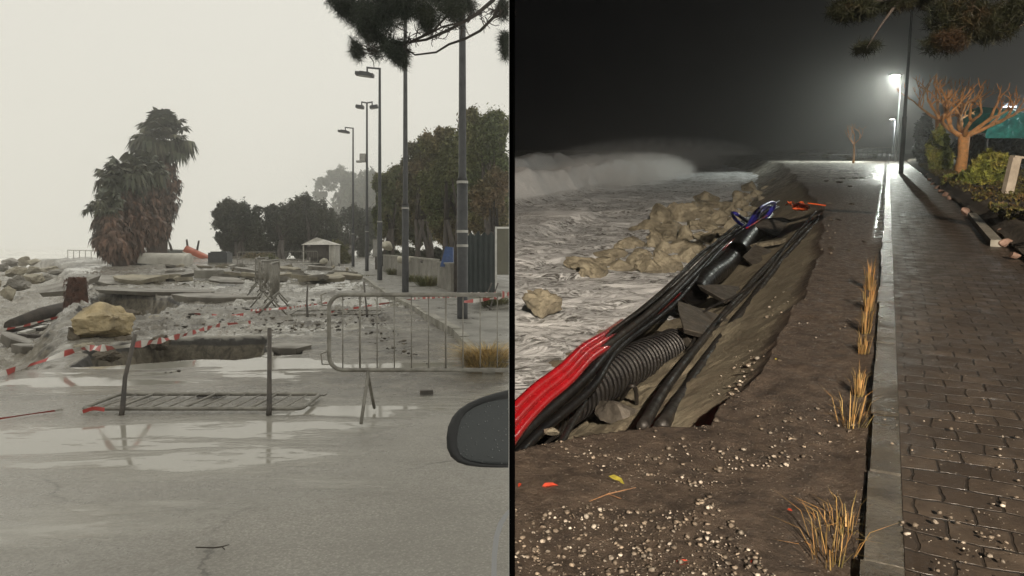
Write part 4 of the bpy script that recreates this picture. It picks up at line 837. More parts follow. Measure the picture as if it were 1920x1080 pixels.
while u < 160:
    L_ = .9 if u < 40 else 3.0; z = .035 + rg.uniform(-.006, .006)
    jv = rg.uniform(-.012, .012); c4 = [UV(u + .012, jv), UV(u + L_ - .012, jv + rg.uniform(-.008, .008)), UV(u + L_ - .012, .146), UV(u + .012, .146)]
    kb.add([(p.x, p.y, zz) for zz in (-.15, z) for p in c4], [(4, 5, 6, 7), (0, 1, 5, 4), (1, 2, 6, 5), (3, 0, 4, 7), (2, 3, 7, 6)]); u += L_
tag(kb.build("kerb", m_kst, S=TN), kind="structure", label="wet kerb strip shining under the far lamp")

# sea
ysn = np.concatenate([np.geomspace(6.0, 120, 420), np.geomspace(124, 300, 24)]); sx_ = np.concatenate([np.linspace(.002, .62, 420)])
S_, Yw = np.meshgrid(sx_, ysn); Xw = S_ * Yw; Xw[:, 0] = .008
wv = vnoise(Xw * .55 + .3 * Yw, Yw * 1.2, .8, 51, 5, .55); wv2 = 1 - np.abs(vnoise(Xw * .6 - .2 * Yw, Yw, .35, 52, 4)) * 2
Zw = -1.55 + .13 * wv + .24 * wv2 * sm(Yw, 8, 20)
def wave(c0, c1, amp, wd):                              # a breaker: ridge along a line with a steep front
    global Zw
    a, c = np.array(c0[:2]), np.array(c1[:2]); e = (c - a) / np.linalg.norm(c - a); nx, ny = -e[1], e[0]
    al = (Xw - a[0]) * e[0] + (Yw - a[1]) * e[1]; d = (Xw - a[0]) * nx + (Yw - a[1]) * ny + vnoise(Xw, Yw, .12, 53, 3) * wd * .5
    L_ = np.linalg.norm(c - a); env = sm(al, -8, 2) * (1 - sm(al, L_ * .55, L_)); Zw += amp * env * np.where(d < 0, np.exp(-(d / (wd * .35)) ** 2), np.exp(-(d / (wd * 1.6)) ** 2)) * (1 + .3 * vnoise(Xw, Yw, .3, 54, 3))
wave(NP(940, 385, -1.5), NP(1300, 318, -1.5), 1.7, 2.4); wave(NP(940, 330, -1.5), NP(1420, 293, -1.5), 1.9, 4.5); wave(NP(960, 455, -1.5), NP(1150, 400, -1.5), .35, 1.5)
def seamat():
    m, n, b = newmat("night sea"); v = coord(n, scale=(.6, 1.0, 1), rot=(0, 0, -.25))
    f1 = noise(n, v, 1.3, 11, .70, .9); f2 = noise(n, v, .22, 5, .6, .6)
    f = mth(n, 'ADD', mth(n, 'MULTIPLY', f1, .72), mth(n, 'MULTIPLY', f2, .30))
    vein = mth(n, 'ABSOLUTE', mth(n, 'SUBTRACT', noise(n, v, 2.0, 9, .62, 2.6), .5))
    fm = mth(n, 'MAXIMUM', ramp(n, f, [(.46, 0), (.56, 1)]), ramp(n, vein, [(.03, .95), (.10, 0)]))
    sz = n.nodes.new("ShaderNodeSeparateXYZ"); n.links.new(coord(n), sz.inputs[0]); fm = mth(n, 'MAXIMUM', fm, ramp(n, mth(n, 'ADD', sz.outputs[2], 2.0), [(.75, 0), (1.0, .95)]))
    c = mix(n, fm, (.18, .18, .175), (.9, .93, .96)); n.links.new(c, b.inputs['Base Color'])
    n.links.new(ramp(n, fm, [(0, .12), (1, .75)]), b.inputs['Roughness'])
    n.links.new(bump(n, mth(n, 'ADD', f1, mth(n, 'MULTIPLY', fm, .6)), 1.0, .16), b.inputs['Normal']); return m
tag(grid("sea", Xw, Yw, Zw, seamat(), S=TN), kind="structure", label="foaming night sea with a breaking wave")

# night rocks
m_rockn = pm("boulder rock", (.36, .325, .24), (.15, .135, .10), 2.2, .45, .8, 1.0, 7, .10)
def nrock(px, py, wpx, hpx, z=-1.5, seed=0, label="", group=None, mat=None, S=TN, f=NP):
    c = f(px, py + hpx * .35, z); k = c.y / F; r = wpx * k / 2; h = hpx * k / 2
    c.x = max(c.x, r * 1.02 + .01) if S is TN else c.x
    b = MB(); b.rock((c.x, c.y, z + h * .5), (r * 1.15, r * 1.0, h * 1.15), seed, 4 if wpx > 60 else 3, rz=seed * 1.3, rough=.27, cuts=15)
    if S is TN:
        for V__ in b.V: V__[:, 0] = np.maximum(V__[:, 0], .008)
    return tag(b.build("boulder", mat or m_rockn, S=S, loc=(c.x, c.y, z)), label, "boulder", group)
RN = [(1018, 568, 100, 66, "brown boulder alone in the surf at the edge, nearest the camera"), (1097, 492, 84, 38, "flat-topped boulder standing apart at the seaward end of the heap"),
 (1226, 456, 42, 44, "pale rounded boulder with a split down its face"), (1215, 425, 90, 44, "broad brown boulder at the back of the heap above the pale split one"), (1318, 398, 84, 50, "largest boulder, at the back middle of the heap")]
for i, (a_, b__, c_, d_, l_) in enumerate(RN): nrock(a_, b__, c_, d_, seed=100 + i, label=l_, group="boulders in the night surf")
rg = random.Random(8)
heap = [(1148, 476), (1165, 462), (1180, 488), (1192, 455), (1205, 478), (1245, 470), (1252, 440), (1262, 425), (1272, 462), (1282, 442), (1288, 480), (1298, 428), (1302, 462), (1320, 445), (1330, 428), (1338, 462), (1350, 412), (1355, 440), (1365, 395), (1372, 420), (1385, 402), (1392, 385), (1400, 372), (1412, 392), (1418, 364), (1430, 378), (1436, 356), (1450, 366), (1458, 346), (1472, 352), (1480, 338), (1245, 405), (1275, 402), (1215, 495), (1240, 492), (1350, 384), (1380, 374), (1120, 505), (1135, 490), (1160, 498), (1220, 500), (1262, 492), (1490, 330), (1498, 322), (1465, 338), (1325, 374), (1300, 388), (1410, 352)]
for i, (a_, b__) in enumerate(heap):
    nrock(a_ + rg.uniform(-4, 4), b__, rg.uniform(44, 78) * (1 if a_ < 1380 else .7), rg.uniform(34, 54) * (1 if a_ < 1380 else .7), seed=200 + i, label="jagged sandy boulder packed in the rock heap between surf and black pipes", group="boulders of the night heap")

# pipes and cables
m_bp = pm("black plastic", (.006, .006, .007), (.014, .013, .012), 5, .3, .55, bst=.3, bs=30, bd=.01); m_bp.node_tree.nodes["Principled BSDF"].inputs["Specular IOR Level"].default_value = .3
m_bk = pm("black cable", (.009, .009, .009), (.03, .026, .022), 4, .35, .7, bst=.4, bs=30, bd=.01)
m_red = pm("red conduit", (.50, .010, .018), (.34, .012, .015), 5, .2, .3, coatw=.4)
m_blue = pm("blue conduit", (.03, .03, .30), (.02, .02, .2), 5, .25)
def ntube(name, pts, r, mat, label, cat, group=None, n_=10, sides=12, off=(0, 0, 0), kind=None, rr=None):
    P = [p + Vector(off) for p in spl([NP(a, b, c) for a, b, c in pts], n_)]
    b = MB(); b.tube(P, r if rr is None else rr(P), sides)
    for V__ in b.V: V__[:, 0] = np.maximum(V__[:, 0], .008)
    o = b.build(name, mat, S=TN, loc=P[0], smooth=True); return tag(o, label, cat, group, kind)
trunkpts = [(880, 880, -.3), (962, 800, -.32), (1060, 712, -.38), (1145, 640, -.42), (1240, 560, -.46), (1330, 470, -.55), (1400, 418, -.7), (1452, 380, -.6)]
lab = ["lowest and fattest black cable of the long bundle over the surf", "top black cable of the long bundle over the surf", "black cable in the middle of the long bundle", "seaward black cable of the long bundle, touching the red one", "landward black cable of the long bundle", "thin black cable winding along the long bundle", "black cable on the underside of the long bundle"]
rg = random.Random(4)
for i, (dx, dz, r) in enumerate(((0, -.10, .06), (.02, .05, .036), (.1, .0, .042), (-.10, .0, .036), (.17, -.06, .038), (.05, .10, .018), (-.05, -.13, .045))):
    pts = [(a + rg.uniform(-12, 12) * (1 if a > 900 else 0), b_y + rg.uniform(-5, 5), c_ + rg.uniform(-.04, .04)) for a, b_y, c_ in trunkpts]
    ntube("cable", pts, r, m_bk if i % 2 else m_bp, lab[i], "cable", "black cables of the long bundle", off=(dx, dx * -.3, dz))
rp = [(900, 840, -.1), (955, 772, -.16), (1000, 728, -.18), (1050, 690, -.2), (1090, 652, -.24), (1132, 626, -.36), (1165, 602, -.75)]
for i, (dx, dz, l_) in enumerate(((0.01, .0, "upper bright red conduit lying on the bundle at the left edge"), (.05, -.035, "middle bright red conduit at the left edge"), (.085, -.085, "lower bright red conduit against the black cables"))):
    ntube("conduit", rp, .036, m_red, l_, "conduit", "red conduits", off=(dx, -dx * .5, dz))
for i, (pts, l_) in enumerate((([(1212, 606, -.56), (1240, 580, -.55), (1275, 548, -.58)], "short red conduit showing between black cables before the lower open pipe"), ([(1225, 602, -.66), (1252, 580, -.66), (1282, 556, -.68)], "second short red conduit beside the lower open pipe"), ([(1345, 478, -.62), (1368, 456, -.6), (1392, 438, -.62)], "short red conduit by the upper open pipe"), ([(1400, 428, -.5), (1425, 412, -.42), (1442, 402, -.5)], "reddish conduit end under the blue loops"))):
    ntube("conduit", pts, .022, m_red, l_, "conduit", "red conduits")
for i, (pts, l_) in enumerate((([(1395, 425, -.6), (1378, 410, -.3), (1373, 400, -.25), (1382, 402, -.25), (1402, 416, -.6)], "small blue conduit loop, the lower one"), ([(1400, 428, -.6), (1420, 395, -.1), (1445, 380, -.05), (1452, 386, -.2), (1440, 405, -.55)], "big blue conduit loop above the bundle"), ([(1405, 425, -.6), (1424, 400, -.2), (1440, 386, -.2), (1446, 392, -.3), (1432, 412, -.6)], "blue conduit loop inside the big one"))):
    ntube("conduit", pts, .05, m_blue, l_, "conduit", "blue conduits")
# corrugated pipe
A_, B_ = NP(1000, 790, -.78), NP(1262, 650, -.88); P = spl([A_, A_.lerp(B_, .5) + Vector((0, 0, .05)), B_], 150); Lp = sum((P[i + 1] - P[i]).length for i in range(len(P) - 1)); pitch = Lp / 36
rads = []; s_ = 0
for i, p in enumerate(P):
    if i: s_ += (p - P[i - 1]).length
    rads.append(.215 + .014 * (1 if (s_ / pitch) % 1 < .6 else -1))
b = MB(); b.tube(P, rads, 32, cap=False); inner = [p.copy() for p in P[-60:]]; b.tube(inner, .185, 24, cap=False)
tag(b.build("corrugated_pipe", m_bp, S=TN, loc=A_), "fat black corrugated pipe with ring ribs lying under the bundle", "pipe")
def openpipe(p0, p1, r, label):
    A, B = NP(*p0), NP(*p1); P = [A.lerp(B, i / 12) + Vector((0, 0, .05 * math.sin(i * .5))) for i in range(13)]
    b = MB(); b.tube(P, r, 28, cap=False); b.tube(P, r * .88, 28, cap=False)
    rim = P[0]; d = (P[1] - P[0]).normalized(); b.tube([rim - d * .004, rim + d * .03], [r * 1.06, r * 1.06], 28, cap=False)
    return tag(b.build("black_pipe", m_bp, S=TN, loc=A, smooth=True), label, "pipe", "smooth black pipes with open ends")
openpipe((1303, 550, -.75), (1372, 482, -.8), .20, "lower smooth black pipe with its open end facing the camera, dripping")
openpipe((1382, 472, -.75), (1440, 408, -.85), .235, "upper smooth black pipe with its round open end under the blue loops")
# cables down the sand slope
cs = "cables down the sand slope"
ntube("cable", [(1205, 800, -.35), (1252, 722, -.5), (1315, 640, -.62), (1392, 550, -.6), (1455, 480, -.45), (1536, 405, -.12)], .045, m_bk, "flat thick dark cable running down the sand slope, left of the pair", "cable", cs)
ntube("cable", [(1240, 800, -.4), (1288, 728, -.55), (1345, 645, -.62), (1415, 555, -.58), (1472, 482, -.42), (1538, 410, -.1)], .055, m_bk, "flat thick dark cable running down the sand slope, right of the pair", "cable", cs)
ntube("cable", [(1200, 735, -.95), (1255, 700, -.8), (1300, 640, -.7), (1320, 585, -.6), (1390, 548, -.5), (1440, 500, -.4), (1500, 430, -.2), (1530, 396, -.06)], .018, m_bk, "thin dark cable curling above the broken asphalt slabs", "cable", cs)
ntube("cable", [(1352, 600, -.45), (1400, 552, -.4), (1440, 510, -.35), (1475, 460, -.2)], .02, m_bk, "short thin cable lying right of the thick pair", "cable", cs)
ntube("cable", [(1165, 748, -.8), (1182, 725, -.55), (1192, 732, -.6), (1194, 770, -.9)], .02, m_bk, "bent wire hooking up out of the sand below the corrugated pipe", "cable")
ntube("cable", [(1050, 835, -.2), (1075, 790, -.5), (1100, 750, -.75)], .022, m_bk, "thin dark cable ending at the near edge of the washout", "cable")
# broken asphalt slabs and lumps
m_asph = pm("asphalt slab", (.045, .041, .036), (.095, .085, .07), 6, .45, .8, .6, 25, .02)
gs_ = "broken asphalt slabs on the sand slope"
slab(TN, NP(1330, 612, -.66), 1.2, 1.9, .07, R(-8), R(20), R(-35), "broken asphalt slab wedged between corrugated pipe and the slope cables", gs_, m_asph, 1)
slab(TN, NP(1398, 562, -.82), 1.4, 2.0, .07, R(-6), R(14), R(-40), "broken asphalt slab just right of the lower open pipe", gs_, m_asph, 2)
slab(TN, NP(1446, 492, -.85), 1.4, 2.4, .08, R(5), R(12), R(-30), "broken asphalt slab right of the upper open pipe", gs_, m_asph, 3)
slab(TN, NP(1462, 428, -.6), 1.5, 2.6, .1, R(8), R(6), R(-20), "broken slab at the head of the washout under the orange net", gs_, m_asph, 4)
slab(TN, NP(1448, 455, -.55), .5, .9, .08, R(-14), R(-8), R(40), "pale flat oval slab beside the upper pipe", gs_, m_rockn, 5)
slab(TN, NP(1315, 655, -.85), .5, .6, .1, R(20), R(30), R(10), "small upturned asphalt piece below the wedged slab", gs_, m_asph, 6)
b = MB(); c = NP(1150, 775, -.75); b.rock(c, (.24, .22, .16), 31, rough=.2); tag(b.build("stone", m_asph, S=TN, loc=c), "dark lump of asphalt beside the hooked wire below the corrugated pipe", "stone")
b = MB(); c = NP(1037, 808, -.2); b.rock(c, (.06, .05, .04), 32); tag(b.build("stone", m_rockn, S=TN, loc=c), "pale stone on the near lip beside the thin cable end", "stone")
# orange net heap
m_or = pm("orange plastic net", (.75, .12, .02), (.5, .07, .015), 20, .5)
b = MB(); c = NP(1500, 388, .05); b.rock(c, (.24, .32, .10), 33, rough=.35, cuts=4)
for k in range(12):
    rgk = random.Random(k); q = c + Vector((rgk.uniform(-.24, .24), rgk.uniform(-.3, .3), .02)); b.tube([q, q + Vector((rgk.uniform(-.1, .1), .05, .1)), q + Vector((rgk.uniform(-.2, .2), .1, 0))], .012, 5)
b.tube([c + Vector((.2, 0, .1)), c + Vector((.7, .1, .03))], .018, 6)
tag(b.build("safety_net", m_or, S=TN, loc=c), "crumpled orange safety net on the road edge", "net")

# pebbles, grass, litter
m_peb = leafmat("pebble", (.24, .20, .155), (.11, .09, .07), (.44, .40, .34), 14)
rgn = np.random.RandomState(5); V0, F0 = ico(1); Vs = []; Fs = []; k = 0
for i in range(5200):
    py = rgn.uniform(470, 1130) if i < 3300 else rgn.uniform(850, 1130); px = rgn.uniform(966, 1640) if rgn.rand() < .8 else rgn.uniform(1600, 1910); p = NP(px, py)
    if py < 830 and sdist(np.array([p.x]), np.array([p.y]), lipP)[0] < .03: continue
    if vnoise(np.array([p.x]), np.array([p.y]), 1.4, 61, 3)[0] < -.1 + .2 * (py < 900): continue
    s_ = .0028 + .013 * rgn.rand() ** 3.2; vv_ = .8944 * p.x - .4472 * p.y
    if vv_ > 0 and rgn.rand() < .6: continue
    zz = (.035 if vv_ > 0 else float(vnoise(np.array([p.x]), np.array([p.y]), 3.0, 32, 5, .6)[0]) * .018 - .01 * (vv_ > -.1)) + s_ * .25
    Mx = Matrix.Rotation(rgn.rand() * 6, 3, 'Z'); Vv = (V0 * (1 + .2 * rgn.normal(size=(len(V0), 1))) * np.array([1, rgn.uniform(.6, 1), rgn.uniform(.4, .7)]) * s_) @ np.array(Mx).T + np.array([p.x, p.y, zz]); Vs.append(Vv); Fs += [tuple(j + k for j in f) for f in F0]; k += len(V0)
for i in range(260):
    t_ = rgn.rand(); p = NP(1335 + 215 * t_ + rgn.normal() * 26, 792 - 380 * t_ ** .8 + rgn.normal() * 14); d_ = float(sdist(np.array([p.x]), np.array([p.y]), lipP)[0])
    if d_ < -1.6 or d_ > .25: continue
    sw = .45 + 1.9 * float(sm(np.array(p.y), 4.25, 5.6)); zz = -1.35 * min(1, max(0, -d_ / sw)) ** .85; s_ = .004 + .022 * rgn.rand() ** 3
    Vs.append((V0 * (1 + .22 * rgn.normal(size=(len(V0), 1))) * np.array([1, .8, .6]) * s_) + np.array([p.x, p.y, zz])); Fs += [tuple(j + k for j in f) for f in F0]; k += len(V0)
tag(fastmesh("pebbles", np.concatenate(Vs), np.array(Fs), m_peb, S=TN), kind="stuff", label="pale pebbles strewn over the mud")
for i, (px, py, r, h, n_, w_, l_) in enumerate(((1630, 545, .10, .42, 60, .003, "farthest dry grass tuft along the kerb edge"), (1627, 585, .10, .40, 60, .0028, "dry yellow grass tuft along the kerb, second from the far end"), (1622, 628, .08, .34, 50, .0028, "dry yellow grass tuft along the kerb, third from the far end"), (1618, 668, .07, .26, 36, .0026, "thin greenish dry grass tuft along the kerb, last of the far run"), (1608, 745, .07, .26, 34, .0026, "reddish dry grass tuft by the kerb, upper of the near pair"), (1596, 800, .15, .24, 44, .0026, "spreading reddish dry grass tuft by the kerb, lower of the near pair"), (1590, 1000, .12, .20, 22, .0024, "sparse dry stalks by the kerb near the bottom, right clump"), (1560, 1055, .16, .27, 30, .0024, "sparse tall dry stalks at the very bottom by the kerb"), (1546, 985, .12, .10, 14, .002, "few short dry stalks left of the bottom clumps"))):
    tuft(TN, NP(px, py, -.02), r, h, n_, l_, 70 + i, group="dry grass tufts along the night kerb", w_=w_)
m_yl = pm("yellow leaf", (.42, .36, .06), (.25, .22, .04), 30, .4); m_rl = pm("red leaf", (.42, .05, .02), (.25, .03, .015), 30, .4); m_tw = pm("twig bark", (.25, .13, .06), (.12, .07, .04), 30, .6)
def leaf(px, py, l, rz, mat, label):
    c = NP(px, py, -.02); d = Vector((math.cos(rz), math.sin(rz), 0)); s_ = Vector((-d.y, d.x, 0)); b = MB()
    P = [c - d * l / 2, c - d * l * .2 + s_ * l * .2, c + d * l * .2 + s_ * l * .17, c + d * l / 2 + Vector((0, 0, .01)), c + d * l * .2 - s_ * l * .17, c - d * l * .2 - s_ * l * .2]
    P = [p + Vector((0, 0, .02 if k in (1, 2, 4, 5) else 0)) for k, p in enumerate(P)] + [c + Vector((0, 0, .004))]
    b.add(P, [(k, (k + 1) % 6, 6) for k in range(6)]); return tag(b.build("leaf", mat, S=TN, loc=c), label, "leaf")
leaf(1152, 903, .13, R(-50), m_yl, "curled yellow leaf beside the fallen twig"); leaf(1030, 915, .09, R(10), m_rl, "red torn leaf scrap on the mud at the left"); leaf(975, 914, .04, R(70), m_rl, "tiny orange scrap at the left edge"); leaf(1280, 1062, .08, R(15), m_rl, "red leaf at the bottom edge below the pebbles"); leaf(1480, 962, .03, R(-40), m_rl, "small orange red leaf in the gravel"); leaf(1455, 677, .03, R(30), m_yl, "tiny yellow leaf on the gravel far up"); leaf(1412, 1060, .03, R(30), m_rl, "small red scrap at the bottom edge")
b = MB(); P = [NP(1105, 940, -.01), NP(1140, 926, 0), NP(1192, 914, .01)]; b.tube(P, [.002, .004, .002], 5); b.tube([P[1], NP(1165, 935, 0)], .002, 5); tag(b.build("twig", m_tw, S=TN, loc=P[0]), "thin reddish twig on the mud beside the yellow leaf", "twig")

rg = random.Random(91)
for i in range(16):
    px, py = rg.uniform(1490, 1655), rg.uniform(288, 302); c = NP(px, py, 0); k = c.y / F; b = MB(); b.rock(c, (rg.uniform(5, 13) * k, rg.uniform(4, 8) * k, rg.uniform(2, 5.5) * k), 900 + i, 3, rough=.25)
    tag(b.build("stone", m_rockn, S=TN, loc=c), "pale washed up stone in the foam across the far end of the night road", "stone", "stones at the far end of the night road")
for i in range(14):
    px, py = rg.uniform(1545, 1640), rg.uniform(318, 470); c = NP(px, py, 0); k = c.y / F; b = MB(); b.rock(c, (rg.uniform(4, 9) * k, rg.uniform(5, 12) * k, rg.uniform(1.5, 3) * k), 930 + i, 3, rough=.25)
    tag(b.build("stone", m_asph, S=TN, loc=c), "flat dark clod stuck on the night road between washout and kerb", "stone", "clods on the night road")
# night lamps
m_lit = emit("lit lamp", (1, .97, .88), 30); m_litw = emit("warm lamp", (1, .8, .6), 30)
def night_lamp(base, H, r, arm, label, power, color, lit=True, ang=150, tilt=(0, 0), s=1.0):
    t = root(TN, "street_lamp", label, "street lamp", base, "street lamps of the night shore"); L = Vector(base)
    p = MB(); p.tube([L - Vector((0, 0, .1)), L + Vector((0, 0, H * .3)), L + Vector((0, 0, H * .31)), L + Vector((0, 0, H))], [r * 1.3, r * 1.3, r, r * .6], 12); p.build("pole", m_pole, t, smooth=True)
    tip = L + Vector((-arm, 0, H)); a = MB(); a.tube([L + Vector((0, 0, H - .04)), tip], r * .5, 8); a.build("arm", m_pole, t)
    h = MB(); h.box(tip + Vector((-.1, 0, -.1)), (.75 * s, .36 * s, .12)); hh = h.build("lamp_head", m_pole, t)
    g = MB(); g.box(tip + Vector((-.1, 0, -.18)), (.5 * s, .28 * s, .03)); g.build("lamp_glass", m_lit if lit == 1 else m_litw if lit else m_lens, hh)
    if lit:
        ld = bpy.data.lights.new("lamp_light", 'SPOT'); ld.energy = power; ld.color = color; ld.spot_size = R(ang); ld.spot_blend = .25 if ang < 100 else .7; ld.shadow_soft_size = .12
        lo = bpy.data.objects.new("lamp_light", ld); COL.objects.link(lo); lo.parent = hh
        lo.location = tip + Vector((-.1, 0, -.22)) - OFF[hh.name]; lo.rotation_euler = (tilt[0], tilt[1], 0)
    return t
LB = Vector((.55, -24, 0))
night_lamp(LB, 14.5, .08, .3, "street lamp behind the camera, lighting the foreground", 165000, (1, .85, .68), 2, 84, (R(46.5), 0))
def lampat(px, py, Y, v):                               # head seen at that pixel, foot on the road
    q = NY(px, py, Y); return q
q = NY(1679, 142, 80); night_lamp(Vector((q.x + .6, q.y, 0)), q.z + .2, .085, .5, "lit street lamp glowing white in the mist far down the pavement", 21000, (.95, 1, .9), 1, 125, (R(-20), R(28)), 1.6)
q = NY(1673, 224, 150); night_lamp(Vector((q.x + .6, q.y, 0)), q.z + .2, .1, .5, "second, lower lit street lamp, much farther down the pavement", 9000, (.9, .95, 1), 1, 150, (0, 0), 1.6)
p = NP(1689, 326); night_lamp(p, 11, .10, .6, "tall unlit lamp pole standing on the night pavement", 0, (1, 1, 1), 0)

# garden side
m_bs = pm("border stone", (.34, .22, .17), (.2, .13, .1), 4, .5, .8, .5, 14, .03)
rg = random.Random(12)
bpx = [(1722, 310), (1727, 317), (1733, 324), (1739, 331), (1745, 338), (1751, 345), (1758, 352), (1765, 359), (1772, 366), (1780, 372)]
for i, (px, py) in enumerate(bpx):
    c = NP(px, py, .05); k = c.y / F; b = MB(); b.rock(c, (6 * k, 8 * k, 6.5 * k), 300 + i, 2); tag(b.build("stone", m_bs, S=TN, loc=c), "small reddish stone edging the flower bed, one of the even row", "stone", "stones edging the flower bed")
for i, (px, py, w_, h_, l_) in enumerate(((1786, 360, 26, 18, "pinkish block at the corner of the flower bed, below the bare tree"), (1808, 352, 20, 12, "flat pink stone right of the corner block"), (1812, 398, 24, 22, "left half of the toppled pink brick block"), (1836, 392, 42, 36, "toppled pink brick block on the pavement edge"), (1886, 456, 28, 18, "round pale stone at the end of the fallen kerb"), (1876, 436, 14, 20, "small upright pink stone behind the fallen kerb"), (1902, 478, 22, 14, "mossy stone at the right edge of the pavement"))):
    c = NP(px, py, .08); k = c.y / F; b = MB(); b.rock(c, (w_ * k / 2, w_ * k / 2, h_ * k / 2), 320 + i, 3); tag(b.build("stone", m_bs, S=TN, loc=c), l_, "stone", "loose stones along the garden edge")
A, B = NP(1822, 405, .06), NP(1868, 458, .06); b = MB(); d = (B - A); b.box((A + B) / 2, (.16, d.length, .14), math.atan2(-d.x, d.y)); tag(b.build("kerb_stone", m_kerb, S=TN, loc=A), "long fallen pale kerb stone along the garden edge", "kerb stone")
us = np.concatenate([np.linspace(0, 60, 160), np.linspace(62, 160, 30)]); vs_ = np.concatenate([np.linspace(1.8, 4, 30), np.linspace(4.5, 60, 40)])
Vv, Uu = np.meshgrid(vs_, us); Xp = .4472 * Uu + .8944 * Vv; Yp = .8944 * Uu - .4472 * Vv; Zp = .10 + .20 * sm(Vv, 1.8, 2.1) + vnoise(Xp, Yp, 1.5, 91, 5) * .09
tag(grid("ground", Xp, Yp, Zp, pm("garden soil", (.035, .027, .02), (.075, .06, .04), 5, .95, bst=1, bs=20, bd=.04), S=TN), kind="structure", label="dark garden soil beside the night pavement")
V_g = []; rgn = np.random.RandomState(9); n_ = 26000; u_ = rgn.uniform(6, 60, n_); v_ = 1.95 + 5 * rgn.rand(n_) ** 1.6
ok = vnoise(u_, v_, .9, 95, 3) > -.05; u_, v_ = u_[ok], v_[ok]; n_ = len(u_); Pg = np.stack([.4472 * u_ + .8944 * v_, .8944 * u_ - .4472 * v_, .30 + rgn.rand(n_) * .16], 1)
a_ = rgn.normal(size=(n_, 3)); a_ /= np.linalg.norm(a_, axis=1)[:, None]; b_2 = np.cross(a_, rgn.normal(size=(n_, 3))); b_2 /= np.linalg.norm(b_2, axis=1)[:, None]; sz_ = rgn.uniform(.02, .07, (n_, 1))
tag(fastmesh("ground_cover", np.stack([Pg - a_ * sz_, Pg + b_2 * sz_ * .5, Pg + a_ * sz_, Pg - b_2 * sz_ * .5], 1).reshape(-1, 3), np.arange(n_ * 4).reshape(-1, 4), leafmat("ground cover", (.06, .065, .02), (.11, .10, .03), (.14, .08, .03), 2), S=TN), kind="stuff", label="low leafy ground cover in the garden bed")
# bare pollarded trees
m_bare_warmlit = pm("bare bark with painted warm light", (.78, .40, .15), (.48, .25, .10), 5, .7, bst=.6, bs=20, bd=.03)  # warm orange light put into the bark colour; no lamp casts it
def bare(base, th, spread, hgt, label, seed, r0=.16, gen=4, nb=6, mat=None, up=.5):
    rg = random.Random(seed); t = root(TN, "bare_tree", label, "tree", base); L = Vector(base); top = L + Vector((rg.uniform(-.1, .15), 0, th))
    tk = MB(); tk.tube([L - Vector((0, 0, .2)), L.lerp(top, .5) + Vector((.06, 0, 0)), top], [r0 * 1.15, r0 * .95, r0 * 1.05], 12); tk.build("trunk", mat or m_bare_warmlit, t, smooth=True); br = MB()
    def grow(p, d, l, r, g):
        P = [p]; q = p.copy(); dd = d.copy()
        for k in range(4): dd = (dd + Vector((rg.uniform(-.35, .35), rg.uniform(-.35, .35), rg.uniform(-.12, .3)))).normalized(); q = q + dd * l / 4; P.append(q.copy())
        br.tube(P, [r, r * .85, r * .75, r * .68, r * (.7 if g > 1 else .3)], 6)
        if g > 0:
            for k in range(rg.choice((2, 3))): grow(P[-1] if k < 2 else P[3], (dd + Vector((rg.uniform(-.9, .9), rg.uniform(-.9, .9), rg.uniform(-.2, .7)))).normalized(), l * rg.uniform(.55, .8), r * .62, g - 1)
    for k in range(nb):
        a = 6.283 * k / nb + rg.uniform(-.3, .3); grow(top - Vector((0, 0, .1)), Vector((math.cos(a) * spread, math.sin(a) * spread * .7, up * rg.uniform(.5, 1.3))).normalized(), hgt, r0 * .55, gen - 1)
    br.build("branch", mat or m_bare_warmlit, t, smooth=True); return t
Pb = NP(1798, 330, .2); bare(Pb, 75 * Pb.y / F, 1, 55 * Pb.y / F, "bare pollarded tree in the flower bed, orange light painted into its straight trunk", 6, .24, 4, 7)
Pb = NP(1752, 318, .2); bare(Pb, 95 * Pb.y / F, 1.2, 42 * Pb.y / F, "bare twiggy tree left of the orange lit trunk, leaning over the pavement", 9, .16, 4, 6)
Pb = NP(1600, 306); bare(Pb, 36 * Pb.y / F, .6, 20 * Pb.y / F, "small bent sapling standing alone on the foamy ground far off", 14, .10, 3, 4, up=1.2)
b = MB(); c = NP(1884, 378, .1); k = c.y / F; b.box(c + Vector((.1, 0, 40 * k)), (16 * k, 12 * k, 84 * k), M=Matrix.Rotation(R(8), 3, 'Y')); b.box(c + Vector((.1 + .14, 0, 83 * k)), (19 * k, 15 * k, 4 * k), M=Matrix.Rotation(R(8), 3, 'Y'))
tag(b.build("post", pm("white post", (.62, .55, .45), (.4, .34, .27), 3, .6), S=TN, loc=c), "white leaning post at the right edge of the garden", "post")
m_lfn = leafmat("garden foliage", (.13, .16, .035), (.22, .23, .05), (.33, .27, .07), .8)
def nb(px, py, Y, rx, rz): return blob(px, py, Y, rx, rz, f=NY)
def yb(px, py): return NP(px, py, .2).y
